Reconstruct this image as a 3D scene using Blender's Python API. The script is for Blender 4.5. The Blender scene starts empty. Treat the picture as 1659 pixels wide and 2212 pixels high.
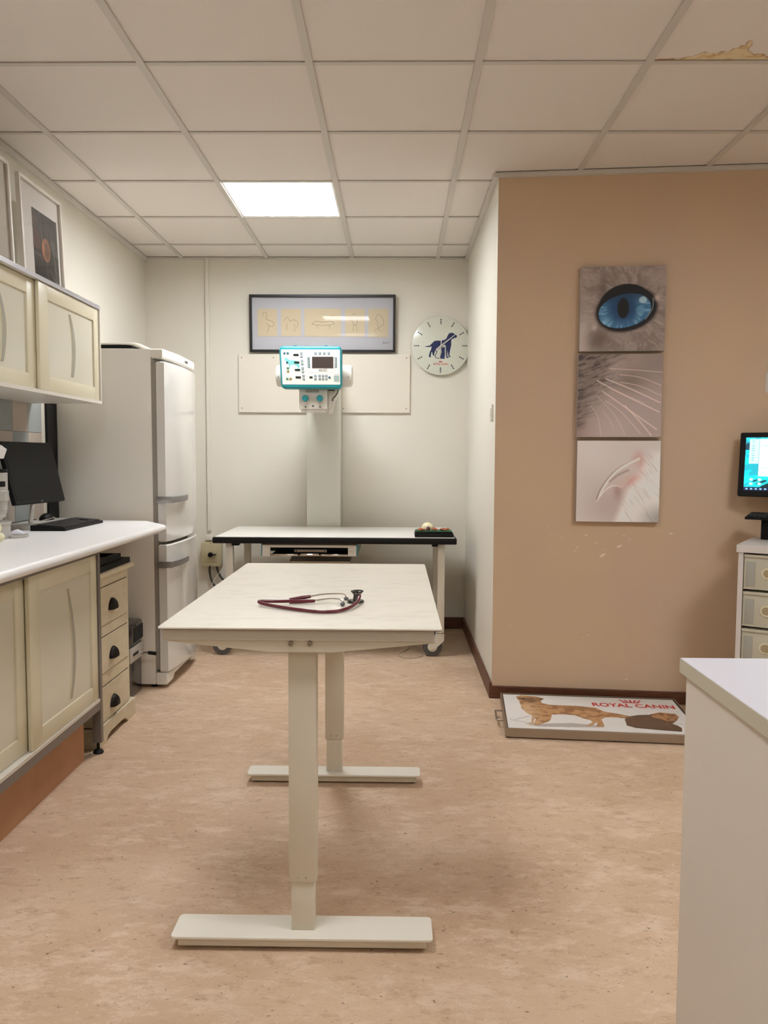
import bpy, bmesh, math, random
import numpy as np
from mathutils import Vector, Matrix
sc = bpy.context.scene
# ---------------------------------------------------------------- camera
F_PX, YAW, PITCH, ROLL, HC = 1701.757, 0.014987, -0.0692103, 0.0044345, 1.2309
cd = bpy.data.cameras.new('camera'); cam = bpy.data.objects.new('camera', cd); sc.collection.objects.link(cam)
sc.camera = cam
cd.sensor_fit = 'HORIZONTAL'; cd.sensor_width = 36.0; cd.lens = F_PX / 1659 * 36.0; cd.clip_start = 0.02
fw = Vector((-math.sin(YAW)*math.cos(PITCH), math.cos(YAW)*math.cos(PITCH), math.sin(PITCH)))
rt = Vector((math.cos(YAW), math.sin(YAW), 0)); up = rt.cross(fw)
r2 = math.cos(ROLL)*rt + math.sin(ROLL)*up; u2 = -math.sin(ROLL)*rt + math.cos(ROLL)*up
cam.matrix_world = Matrix(((r2.x, u2.x, -fw.x, 0), (r2.y, u2.y, -fw.y, 0), (r2.z, u2.z, -fw.z, HC), (0, 0, 0, 1)))
# ---------------------------------------------------------------- world, exposure
w = bpy.data.worlds.new('world'); sc.world = w; w.use_nodes = True
w.node_tree.nodes['Background'].inputs[0].default_value = (1.0, .9, .8, 1)
w.node_tree.nodes['Background'].inputs[1].default_value = 0.02
vs = sc.view_settings; vs.view_transform = 'Standard'; vs.look = 'None'; vs.gamma = 1.0; vs.use_curve_mapping = False
vs.exposure = 0.37
LAMP_COL = (0.96, 1.0, 1.06)
LAMP_GLOW = (28.5, 17.5, 26.0, 10.0, 5.0)   # radiance of each ceiling lamp's tubes
XL, YB, ZC, XR, YR, YF, XE = -1.779, 5.631, 2.626, 0.498, 3.99, -2.0, 3.4
GX, GY = -0.316, 2.9006              # ceiling grid origin
TROFFERS = [(-1, 2), (-1, -3), (3, -3), (3, -6), (-1, -7)]   # grid cells (k, j) that hold a lamp; last three added out of view
DB = Vector((.9962, -.0870, 0)); NB = Vector((-.0870, -.9962, 0)); OB = Vector((XR, YR, 0))
def wall_y(x): return YR - (x - XR) * .0873

# ---------------------------------------------------------------- helpers
def lin(c):
    c = np.asarray(c, float) / 255.0
    return np.where(c <= .04045, c/12.92, ((c+.055)/1.055)**2.4)
MATS = {}
def M(name, col, rough=.5, metal=0., coat=0., noise=None, bump=0., bscale=300., emit=0., trans=0., spec=None):
    """col = sRGB 0-255; noise = (second colour, scale, stretch xyz, detail, lo, hi)"""
    if name in MATS: return MATS[name]
    m = bpy.data.materials.new(name); m.use_nodes = True; nt = m.node_tree; b = nt.nodes['Principled BSDF']
    c = lin(col); b.inputs['Base Color'].default_value = (*c, 1); b.inputs['Roughness'].default_value = rough
    b.inputs['Metallic'].default_value = metal; b.inputs['Coat Weight'].default_value = coat
    if spec is not None: b.inputs['Specular IOR Level'].default_value = spec
    if trans: b.inputs['Transmission Weight'].default_value = trans
    if emit: b.inputs['Emission Color'].default_value = (*c, 1); b.inputs['Emission Strength'].default_value = emit
    tc = nt.nodes.new('ShaderNodeTexCoord')
    if noise:
        c2, scl, st, det, lo, hi = noise
        mp = nt.nodes.new('ShaderNodeMapping'); mp.inputs['Scale'].default_value = st
        nz = nt.nodes.new('ShaderNodeTexNoise'); nz.inputs['Scale'].default_value = scl; nz.inputs['Detail'].default_value = det
        mr = nt.nodes.new('ShaderNodeMapRange'); mr.inputs['From Min'].default_value = lo; mr.inputs['From Max'].default_value = hi
        mx = nt.nodes.new('ShaderNodeMix'); mx.data_type = 'RGBA'
        mx.inputs[6].default_value = (*c, 1); mx.inputs[7].default_value = (*lin(c2), 1)
        L = nt.links.new; L(tc.outputs['Object'], mp.inputs[0]); L(mp.outputs[0], nz.inputs['Vector'])
        L(nz.outputs[0], mr.inputs[0]); L(mr.outputs[0], mx.inputs[0]); L(mx.outputs[2], b.inputs['Base Color'])
    if bump:
        nz = nt.nodes.new('ShaderNodeTexNoise'); nz.inputs['Scale'].default_value = bscale; nz.inputs['Detail'].default_value = 3
        bp = nt.nodes.new('ShaderNodeBump'); bp.inputs['Strength'].default_value = bump; bp.inputs['Distance'].default_value = .002
        nt.links.new(tc.outputs['Object'], nz.inputs['Vector']); nt.links.new(nz.outputs[0], bp.inputs['Height']); nt.links.new(bp.outputs[0], b.inputs['Normal'])
    MATS[name] = m; return m
def paint_mat(name, rough=.6, emit=0.):
    m = bpy.data.materials.new(name); m.use_nodes = True; nt = m.node_tree; b = nt.nodes['Principled BSDF']
    a = nt.nodes.new('ShaderNodeVertexColor'); a.layer_name = 'print'
    b.inputs['Roughness'].default_value = rough
    nt.links.new(a.outputs[0], b.inputs['Base Color'])
    if emit:
        nt.links.new(a.outputs[0], b.inputs['Emission Color']); b.inputs['Emission Strength'].default_value = emit
        b.inputs['Base Color'].default_value = (0, 0, 0, 1)
    return m
def glass_mat(name, ior=1.5, tint=(255, 255, 255), rough=0.02):
    m = bpy.data.materials.new(name); m.use_nodes = True; nt = m.node_tree
    for n in list(nt.nodes):
        if n.type == 'BSDF_PRINCIPLED': nt.nodes.remove(n)
    out = [n for n in nt.nodes if n.type == 'OUTPUT_MATERIAL'][0]
    t = nt.nodes.new('ShaderNodeBsdfTransparent'); t.inputs[0].default_value = (*lin(tint), 1)
    g = nt.nodes.new('ShaderNodeBsdfGlossy'); g.inputs['Roughness'].default_value = rough
    f = nt.nodes.new('ShaderNodeFresnel'); f.inputs[0].default_value = ior
    mx = nt.nodes.new('ShaderNodeMixShader'); L = nt.links.new
    L(f.outputs[0], mx.inputs[0]); L(t.outputs[0], mx.inputs[1]); L(g.outputs[0], mx.inputs[2]); L(mx.outputs[0], out.inputs[0])
    return m
ORG = {}
def props(o, label=None, cat=None, group=None, kind=None):
    if label: o['label'] = label
    if cat: o['category'] = cat
    if group: o['group'] = group
    if kind: o['kind'] = kind
    return o
def thing(name, loc, label, cat, group=None, rotz=0., local=False):
    o = bpy.data.objects.new(name, None); o.empty_display_size = .05; sc.collection.objects.link(o)
    o.location = loc; o.rotation_euler = (0, 0, rotz)
    ORG[o.name] = Vector((0, 0, 0)) if local else Vector(loc)
    return props(o, label, cat, group)
def link_mesh(name, me, mat, parent=None, label=None, cat=None, group=None, kind=None, smooth=False):
    o = bpy.data.objects.new(name, me); sc.collection.objects.link(o)
    if parent is not None:
        off = ORG[parent.name]; o.parent = parent; ORG[o.name] = off
    else:
        n = len(me.vertices); co = np.empty(n*3, 'f'); me.vertices.foreach_get('co', co); co = co.reshape(-1, 3)
        mn, mxx = co.min(0), co.max(0); off = Vector(((mn[0]+mxx[0])/2, (mn[1]+mxx[1])/2, mn[2])); off = Vector([float(v) for v in off])
        o.location = off; ORG[o.name] = off
    me.transform(Matrix.Translation(-off))
    for mm in (mat if isinstance(mat, (list, tuple)) else [mat]): me.materials.append(mm)
    if smooth:
        me.shade_smooth()
        try: me.set_sharp_from_angle(angle=math.radians(38))
        except Exception: pass
    return props(o, label, cat, group, kind)
class B:
    def __init__(s): s.bm = bmesh.new()
    def _bev(s, geom, bev, seg=2):
        if bev > 0: bmesh.ops.bevel(s.bm, geom=geom, offset=bev, segments=seg, profile=.5, affect='EDGES', clamp_overlap=True)
    def box(s, x0, x1, y0, y1, z0, z1, bev=0., seg=2, mx=None):
        vs_ = [s.bm.verts.new((x, y, z)) for x in (x0, x1) for y in (y0, y1) for z in (z0, z1)]
        if mx is not None:
            for v in vs_: v.co = mx @ v.co
        fs = [s.bm.faces.new([vs_[i] for i in f]) for f in ((0,1,3,2),(4,6,7,5),(0,4,5,1),(2,3,7,6),(0,2,6,4),(1,5,7,3))]
        if bev > 0: s._bev(list({e for f in fs for e in f.edges}), bev, seg)
        return s
    def prism(s, pts, d, bev=0.):
        """pts = 3D polygon, extruded by vector d"""
        d = Vector(d); a = [s.bm.verts.new(p) for p in pts]; b = [s.bm.verts.new(Vector(p)+d) for p in pts]; n = len(a)
        f0 = s.bm.faces.new(a); f1 = s.bm.faces.new(b[::-1]); sd = [s.bm.faces.new((a[i], b[i], b[(i+1) % n], a[(i+1) % n])) for i in range(n)]
        bmesh.ops.recalc_face_normals(s.bm, faces=[f0, f1]+sd)
        ed = list(set(list(f0.edges)+list(f1.edges)))
        if bev > 0: s._bev(ed, bev, 1)
        return s
    def lathe(s, prof, base=(0, 0, 0), axis=(0, 0, 1), seg=24):
        """prof = [(r, h)...]"""
        base = Vector(base); ax = Vector(axis).normalized(); q = ax.to_track_quat('Z', 'Y'); rings = []
        for r, h in prof:
            if r < 1e-6: rings.append([s.bm.verts.new(base + ax*h)])
            else: rings.append([s.bm.verts.new(base + q @ Vector((r*math.cos(2*math.pi*i/seg), r*math.sin(2*math.pi*i/seg), h))) for i in range(seg)])
        for a, b in zip(rings, rings[1:]):
            if len(a) == 1 and len(b) == 1: continue
            for i in range(seg):
                j = (i+1) % seg
                if len(a) == 1: s.bm.faces.new((a[0], b[j], b[i]))
                elif len(b) == 1: s.bm.faces.new((a[i], a[j], b[0]))
                else: s.bm.faces.new((a[i], a[j], b[j], b[i]))
        if len(rings[0]) > 1: s.bm.faces.new(rings[0][::-1])
        if len(rings[-1]) > 1: s.bm.faces.new(rings[-1])
        return s
    def cyl(s, p0, p1, r, r1=None, seg=16):
        p0, p1 = Vector(p0), Vector(p1); L = (p1-p0).length
        return s.lathe([(r, 0), (r if r1 is None else r1, L)], p0, p1-p0, seg)
    def tube(s, pts, r, seg=8, smooth_n=0):
        P = [Vector(p) for p in pts]
        if smooth_n: P = spline(P, smooth_n)
        rr = r if isinstance(r, (list, tuple)) else [r]*len(P)
        if len(rr) != len(P): rr = [float(v) for v in np.interp(np.linspace(0, 1, len(P)), np.linspace(0, 1, len(rr)), rr)]
        rings = []; prev = None
        for i, p in enumerate(P):
            t = (P[min(i+1, len(P)-1)] - P[max(i-1, 0)]).normalized()
            if prev is None: nrm = t.orthogonal().normalized()
            else: nrm = (prev - t*prev.dot(t)).normalized()
            prev = nrm; bn = t.cross(nrm)
            rings.append([s.bm.verts.new(p + rr[i]*(math.cos(2*math.pi*k/seg)*nrm + math.sin(2*math.pi*k/seg)*bn)) for k in range(seg)])
        for a, b in zip(rings, rings[1:]):
            for k in range(seg): s.bm.faces.new((a[k], a[(k+1) % seg], b[(k+1) % seg], b[k]))
        s.bm.faces.new(rings[0][::-1]); s.bm.faces.new(rings[-1]); return s
    def ball(s, c, r, sc_=(1, 1, 1), seg=16):
        m = Matrix.Translation(c) @ Matrix.Diagonal((r*sc_[0], r*sc_[1], r*sc_[2], 1))
        bmesh.ops.create_uvsphere(s.bm, u_segments=seg, v_segments=max(6, seg//2), radius=1, matrix=m); return s
    def build(s, name, mat, parent=None, label=None, cat=None, group=None, kind=None, smooth=True):
        bmesh.ops.recalc_face_normals(s.bm, faces=s.bm.faces)
        me = bpy.data.meshes.new(name); s.bm.to_mesh(me); s.bm.free()
        return link_mesh(name, me, mat, parent, label, cat, group, kind, smooth)
def spline(P, n):
    P = [Vector(p) for p in P]; out = []
    Q = [P[0]] + P + [P[-1]]
    for i in range(1, len(Q)-2):
        a, b, c, d = Q[i-1], Q[i], Q[i+1], Q[i+2]
        for k in range(n):
            t = k/n; out.append(.5*((2*b) + (c-a)*t + (2*a-5*b+4*c-d)*t*t + (3*b-a-3*c+d)*t**3))
    out.append(P[-1]); return out
def box(name, b, mat, parent=None, bev=0., seg=2, **k): return B().box(*b, bev=bev, seg=seg).build(name, mat, parent, **k)
def rrect(x0, x1, y0, y1, r, n=5):
    out = []
    for cx, cy, a0 in ((x1-r, y1-r, 0), (x0+r, y1-r, 90), (x0+r, y0+r, 180), (x1-r, y0+r, 270)):
        for i in range(n+1):
            a = math.radians(a0+90*i/n); out.append((cx+r*math.cos(a), cy+r*math.sin(a)))
    return out
def pane(name, pts, mat, parent):
    b = B(); b.bm.faces.new([b.bm.verts.new(p) for p in pts]); me = bpy.data.meshes.new(name); b.bm.to_mesh(me); b.bm.free(); return link_mesh(name, me, mat, parent)
def text(s, o, ux, uy, wd, ht, mat, parent, name='lettering', bold=.0, depth=.0006, label=None):
    """flat raised lettering: lower-left corner o, directions ux / uy, size wd x ht"""
    cu = bpy.data.curves.new('t', 'FONT'); cu.body = s; cu.offset = bold; cu.resolution_u = 3
    ob = bpy.data.objects.new('t', cu); sc.collection.objects.link(ob)
    dg = bpy.context.evaluated_depsgraph_get(); me = bpy.data.meshes.new_from_object(ob.evaluated_get(dg))
    bpy.data.objects.remove(ob); me.materials.clear()
    n = len(me.vertices); co = np.empty(n*3, 'f'); me.vertices.foreach_get('co', co); co = co.reshape(-1, 3)
    mn, mxx = co.min(0), co.max(0); ux = Vector(ux).normalized(); uy = Vector(uy).normalized(); nz = ux.cross(uy); o = Vector(o)
    sx = wd/(mxx[0]-mn[0]); sy = ht/(mxx[1]-mn[1])
    T = Matrix(((ux.x*sx, uy.x*sy, nz.x, 0), (ux.y*sx, uy.y*sy, nz.y, 0), (ux.z*sx, uy.z*sy, nz.z, 0), (0, 0, 0, 1)))
    base = o - ux*sx*float(mn[0]) - uy*sy*float(mn[1]) + nz*depth
    me.transform(Matrix.Translation(base) @ T)
    return link_mesh(name, me, mat, parent, label=label)
def paint(name, o, ux, uv, nx, ny, fn, mat, parent, label=None, cat=None):
    """printed sheet: top-left corner o, full-width vector ux, full-height (down) vector uv"""
    o, ux, uv = Vector(o), Vector(ux), Vector(uv)
    U, V = np.meshgrid(np.linspace(0, 1, nx), np.linspace(0, 1, ny)); U = U.ravel(); V = V.ravel()
    co = np.array(o)[None] + U[:, None]*np.array(ux)[None] + V[:, None]*np.array(uv)[None]
    i = (np.arange(ny-1)[:, None]*nx + np.arange(nx-1)[None]).ravel()
    f = np.stack([i, i+nx, i+nx+1, i+1], 1)
    me = bpy.data.meshes.new(name); me.vertices.add(len(co)); me.vertices.foreach_set('co', co.astype('f').ravel())
    me.loops.add(f.size); me.loops.foreach_set('vertex_index', f.astype('i').ravel())
    me.polygons.add(len(f)); me.polygons.foreach_set('loop_start', (np.arange(len(f))*4).astype('i')); me.update(calc_edges=True)
    rgb = lin(np.clip(fn(U, V), 0, 255)); at = me.color_attributes.new('print', 'FLOAT_COLOR', 'POINT')
    at.data.foreach_set('color', np.concatenate([rgb, np.ones((len(rgb), 1))], 1).astype('f').ravel())
    return link_mesh(name, me, mat, parent, label=label, cat=cat)
rng = np.random.RandomState(7)
def vnoise(x, y, seed=0):
    r = np.random.RandomState(seed).rand(64, 64); xi = np.floor(x).astype(int); yi = np.floor(y).astype(int)
    fx = x-xi; fy = y-yi; fx = fx*fx*(3-2*fx); fy = fy*fy*(3-2*fy)
    g = lambda a, b: r[a % 64, b % 64]
    return (g(xi, yi)*(1-fx)+g(xi+1, yi)*fx)*(1-fy) + (g(xi, yi+1)*(1-fx)+g(xi+1, yi+1)*fx)*fy
def fbm(x, y, seed=0, o=4):
    return sum(vnoise(x*2**i, y*2**i, seed+i)/2**(i+1) for i in range(o))
def mixc(a, b, t): return a*(1-t[:, None]) + np.asarray(b, float)[None]*t[:, None] if np.ndim(b) == 1 else a*(1-t[:, None]) + b*t[:, None]
def sst(e0, e1, x): t = np.clip((x-e0)/(e1-e0), 0, 1); return t*t*(3-2*t)
def inpoly(U, V, poly):
    ins = np.zeros(U.shape, bool); n = len(poly)
    for i in range(n):
        x1, y1 = poly[i]; x2, y2 = poly[(i+1) % n]
        if y1 == y2: continue
        c = ((y1 > V) != (y2 > V)) & (U < (x2-x1)*(V-y1)/(y2-y1)+x1); ins ^= c
    return ins
def polydist(U, V, pts):
    d = np.full(U.shape, 9.); T = np.zeros(U.shape); n = len(pts)-1
    for i in range(n):
        (x1, y1), (x2, y2) = pts[i], pts[i+1]; L = (x2-x1)**2+(y2-y1)**2+1e-12
        t = np.clip(((U-x1)*(x2-x1)+(V-y1)*(y2-y1))/L, 0, 1); e = np.hypot(U-x1-t*(x2-x1), V-y1-t*(y2-y1))
        T = np.where(e < d, (i+t)/n, T); d = np.minimum(d, e)
    return d, T
def curve(p, n=8): return [(q.x, q.y) for q in spline([Vector((a, b, 0)) for a, b in p], n)]

# ---------------------------------------------------------------- shared materials
m_wall = M('cream_wall_paint', (226, 220, 206), .75, bump=.12, bscale=90)
m_beige = M('tan_wall_paint', (214, 185, 152), .6, noise=((211, 183, 155), 2.5, (1, 1, 1), 3, .35, .65), bump=.12, bscale=90)
m_tile = M('ceiling_tile_fibre', (236, 228, 220), .85, bump=.25, bscale=500)
m_grid = M('ceiling_grid_enamel', (212, 205, 196), .5)
m_white = M('white_enamel', (226, 219, 207), .42)
m_wlam = M('white_laminate', (243, 240, 236), .38)
m_black = M('black_plastic', (12, 11, 11), .5, spec=.25)
m_steel = M('brushed_steel', (170, 160, 148), .32, metal=1.)
m_chrome = M('chrome', (215, 210, 205), .12, metal=1.)
m_grey = M('grey_metal', (112, 108, 106), .42, metal=.6)
m_dark = M('dark_recess', (6, 6, 6), .8)
m_wood = M('stained_baseboard_wood', (108, 66, 42), .45, noise=((78, 44, 27), 9, (1.2, 1.2, 22), 4, .35, .65))
m_plas = M('ivory_plastic', (222, 213, 184), .38, coat=.15)
m_panel = M('frosted_plastic_panel', (218, 212, 192), .3, coat=.25)
m_teal = M('teal_plastic', (24, 138, 146), .35, coat=.2)
m_print = paint_mat('printed_canvas', .62)
m_gloss_print = paint_mat('printed_glossy_sheet', .3)

# ---------------------------------------------------------------- room shell
def floor_mat():
    m = bpy.data.materials.new('marbled_linoleum'); m.use_nodes = True; nt = m.node_tree; b = nt.nodes['Principled BSDF']; L = nt.links.new
    tc = nt.nodes.new('ShaderNodeTexCoord')
    def nz(scale, st, det, lo, hi, rough=.5):
        mp = nt.nodes.new('ShaderNodeMapping'); mp.inputs['Scale'].default_value = st; L(tc.outputs['Object'], mp.inputs[0])
        n = nt.nodes.new('ShaderNodeTexNoise'); n.inputs['Scale'].default_value = scale; n.inputs['Detail'].default_value = det; n.inputs['Roughness'].default_value = rough
        L(mp.outputs[0], n.inputs['Vector']); r = nt.nodes.new('ShaderNodeMapRange'); r.inputs['From Min'].default_value = lo; r.inputs['From Max'].default_value = hi
        L(n.outputs[0], r.inputs[0]); return r.outputs[0]
    def mix(a, col, fac, k=1.):
        x = nt.nodes.new('ShaderNodeMix'); x.data_type = 'RGBA'
        if isinstance(a, tuple): x.inputs[6].default_value = (*lin(a), 1)
        else: L(a, x.inputs[6])
        x.inputs[7].default_value = (*lin(col), 1)
        mu = nt.nodes.new('ShaderNodeMath'); mu.operation = 'MULTIPLY'; mu.inputs[1].default_value = k; L(fac, mu.inputs[0]); L(mu.outputs[0], x.inputs[0])
        return x.outputs[2]
    c = mix((209, 180, 150), (197, 166, 136), nz(1.6, (1, 1.6, 1), 4, .38, .62))
    c = mix(c, (220, 195, 168), nz(7, (1, 2.0, 1), 10, .5, .6, .78), .8)
    c = mix(c, (176, 144, 113), nz(11, (1, 1.9, 1), 12, .52, .64, .8), .75)
    c = mix(c, (140, 107, 80), nz(30, (1, 1.8, 1), 10, .57, .68, .82), .75)
    c = mix(c, (98, 74, 56), nz(55, (1, 1.5, 1), 4, .66, .72, .6), .8)
    c = mix(c, (226, 204, 180), nz(85, (1, 1.6, 1), 5, .57, .67, .7), .5)
    L(c, b.inputs['Base Color']); b.inputs['Roughness'].default_value = .5; b.inputs['Specular IOR Level'].default_value = .35
    bp = nt.nodes.new('ShaderNodeBump'); bp.inputs['Strength'].default_value = .08; bp.inputs['Distance'].default_value = .002
    L(nz(130, (1, 1, 1), 4, 0, 1), bp.inputs['Height']); L(bp.outputs[0], b.inputs['Normal']); return m
box('floor', (XL-.1, XE+.1, YF-.1, YB+.1, -.08, 0), floor_mat(), kind='structure', smooth=False)
wl = box('wall_left', (XL-.1, XL, YF, YB, 0, 2.75), m_wall, kind='structure', smooth=False)
box('wall_back', (XL-.1, XR, YB, YB+.1, 0, 2.75), m_wall, kind='structure', smooth=False)
# the projecting block: its left face (cream) closes the alcove, its front face is tan
wr = box('wall_alcove_right', (XR, XR+.012, YR+.004, YB, 0, 2.75), m_wall, kind='structure', smooth=False)
wb = B().prism([(XR, YR, 0), (XE+.1, wall_y(XE+.1), 0), (XE+.1, YB, 0), (XR+.013, YB, 0), (XR+.013, YR+.006, 0)], (0, 0, 2.75)).build('wall_right_front', m_beige, kind='structure', smooth=False)
box('wall_right', (XE, XE+.1, YF, 3.72, 0, 2.75), m_wall, kind='structure', smooth=False)
box('wall_behind_camera', (XL-.1, XE+.1, YF-.1, YF, 0, 2.75), m_wall, kind='structure', smooth=False)
# chipped paint on the tan wall
chips = [(.46,.847,.012,.2),(.643,.846,.009,.1),(.672,.828,.008,.5),(.871,.86,.014,.1),(.623,.793,.02,.35),(.542,.746,.022,.5),(.509,.808,.007,0),(.415,.784,.008,.9),
         (.405,.766,.007,1.1),(.611,.861,.006,0),(.271,.884,.005,0),(.284,.851,.005,.3),(.339,.832,.007,.2),(.549,.775,.006,.2),(.816,.874,.006,0),(.48,.338,.007,.6),
         (.457,.325,.006,.3),(.089,.384,.006,1.3),(.672,.119,.01,0),(.419,.142,.004,0),(.568,.493,.004,0),(.836,.494,.004,0),(.497,.808,.004,1)]
b = B()
for u, z, L_, a in chips:
    c = OB + DB*u + Vector((0, 0, z)); ca, sa = math.cos(a), math.sin(a); pts = []
    for k in range(7):
        t = 2*math.pi*k/7; rx = L_*random.uniform(.6, 1.)*math.cos(t); ry = L_*.28*random.uniform(.6, 1.1)*math.sin(t)
        pts.append(c + DB*(rx*ca-ry*sa) + Vector((0, 0, rx*sa+ry*ca)) + NB*.0002)
    b.prism(pts, NB*.0006)
b.build('paint_chip', M('bare_plaster', (238, 226, 206), .8), wb, kind='stuff', label='pale chips where the tan paint has flaked off')
# baseboards
box('baseboard_back', (-1.24, XR-.014, YB-.014, YB, 0, .083), m_wood, bev=.003, kind='structure', smooth=False)
box('baseboard_alcove', (XR-.014, XR, YR-.012, YB-.0, 0, .083), m_wood, bev=.003, kind='structure', smooth=False)
B().prism([OB + DB*-.014, OB + DB*2.9, OB + DB*2.9 + NB*.014, OB + DB*-.014 + NB*.014], (0, 0, .064), bev=.003).build('baseboard_right', m_wood, kind='structure', smooth=False)
# wall angles under the ceiling
box('trim_1', (XL, XL+.024, YF, YB, ZC-.026, ZC-.001), m_grid, kind='structure', smooth=False)
box('trim_2', (XL+.024, XR-.024, YB-.018, YB, ZC-.012, ZC-.001), m_grid, kind='structure', smooth=False)
box('trim_3', (XR-.024, XR, YR-.018, YB, ZC-.022, ZC-.001), m_grid, kind='structure', smooth=False)
B().prism([OB + Vector((0, 0, ZC-.022)), OB + DB*2.9 + Vector((0, 0, ZC-.022)), OB + DB*2.9 + NB*.02 + Vector((0, 0, ZC-.022)), OB + NB*.02 + Vector((0, 0, ZC-.022))], (0, 0, .021)).build('trim_4', m_grid, kind='structure', smooth=False)
box('trim_5', (-1.349, -1.323, YB-.02, YB, .70, ZC-.012), m_wall, bev=.002, kind='structure', smooth=False)     # cable trunking
# ceiling: soffit, runners, tiles
ceil = box('ceiling', (XL-.1, XE+.1, YF-.1, YB+.1, 2.70, 2.75), m_tile, kind='structure', smooth=False)
def stain_fn(U, V):
    c = np.tile(np.array([236., 228, 220]), (len(U), 1))
    X = U*.576; Y = (1-V)*.576                                 # V = 0 far edge ... V = 1 near edge
    d = (V)*.576                                               # distance from the far edge
    prof = np.interp(X, [0, .06, .1, .14, .16, .2, .24, .26, .29, .31, .34, .36, .4, .44], [.002, .006, .01, .035, .055, .045, .05, .08, .13, .06, .03, .04, .012, 0])
    prof = prof*(1+.35*(fbm(X*60, d*60, 3)-.5)*2)
    m = sst(.004, -.004, d-prof)*(X > .01)*(X < .43)
    edge = np.exp(-((d-prof)/.0045)**2)*(X < .44)*sst(.3, .55, fbm(X*90, d*90, 9))
    c = mixc(c, [232, 214, 172], m*.95); c = mixc(c, [150, 98, 50], edge*.85)
    c = mixc(c, [196, 150, 95], m*sst(.5, .68, fbm(X*30, d*50, 5))*.5)
    return c
def slab(name, pts, z0, z1, mat, parent): return B().prism([(x, y, z0) for x, y in pts], (0, 0, z1-z0)).build(name, mat, parent, smooth=False)
tile_me = None
for k in range(-3, 7):
    for j in range(-9, 5):
        if (k, j) in TROFFERS: continue
        x0, x1 = GX+.6*k, GX+.6*(k+1); y0, y1 = GY+.6*j, GY+.6*(j+1)
        if x1 < XL+.05 or x0 > XE-.02 or y1 < YF+.02 or y0 > YB-.02: continue
        gap = .012; a, b_, c, d = max(x0, XL)+gap, min(x1, XE)-gap, max(y0, YF)+gap, min(y1, YB)-gap
        if b_-a < .03 or d-c < .03: continue
        if x0 < XR < x1 and y0 >= YR: b_ = XR-gap
        elif x0 >= XR and y0 > YR: continue
        elif y1 > wall_y(x1) and x1 > XR:
            if x0 < XR and y1 > YR:
                slab('ceiling_tile', [(a, c), (b_, c), (b_, wall_y(b_)-gap), (XR-gap, YR-gap), (XR-gap, d), (a, d)], ZC+.004, ZC+.02, m_tile, ceil); continue
            if c > wall_y(a)-.05: continue
            slab('ceiling_tile', [(a, c), (b_, c), (b_, min(d, wall_y(b_)-gap)), (a, min(d, wall_y(a)-gap))], ZC+.004, ZC+.02, m_tile, ceil); continue
        if (k, j) == (2, -1):
            t = box('ceiling_tile', (a, b_, c, d, ZC+.0046, ZC+.02), m_tile, ceil, smooth=False, label='stained ceiling tile with flaking cream patch along its far edge')
            paint('water_stain', (a, d, ZC+.004), (b_-a, 0, 0), (0, c-d, 0), 150, 150, stain_fn, paint_mat('stained_tile_face', .85), t)
            continue
        if abs((b_-a)-.576) < 1e-4 and abs((d-c)-.576) < 1e-4:
            if tile_me is None:
                tile_me = bpy.data.meshes.new('ceiling_tile'); bm = B().box(-.288, .288, -.288, .288, 0, .016); bm.bm.to_mesh(tile_me); bm.bm.free(); tile_me.materials.append(m_tile)
            o = bpy.data.objects.new('ceiling_tile', tile_me); sc.collection.objects.link(o); o.parent = ceil
            o.location = Vector(((a+b_)/2, (c+d)/2, ZC+.004)) - ORG[ceil.name]
        else: box('ceiling_tile', (a, b_, c, d, ZC+.004, ZC+.02), m_tile, ceil, smooth=False)
for k in range(-2, 7):                                        # main runners, slightly proud
    x = GX+.6*k
    if x > XE: break
    ye = YB-.018 if x < XR else wall_y(x)-.02
    b = B().box(x-.0135, x+.0135, YF, ye, ZC-.004, ZC+.003); b.box(x-.002, x+.002, YF, ye, ZC+.003, ZC+.035)
    b.build('grid_runner', m_grid, ceil, smooth=False)
for j in range(-8, 5):
    y = GY+.6*j; xe = XR-.024 if y > YR else XE
    for k in range(-3, 7):
        a, b_ = max(GX+.6*k+.0138, XL+.024), min(GX+.6*(k+1)-.0138, xe)
        if b_-a < .03: continue
        B().box(a, b_, y-.011, y+.011, ZC-.001, ZC+.003).build('grid_crossbar', m_grid, ceil, smooth=False)
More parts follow.
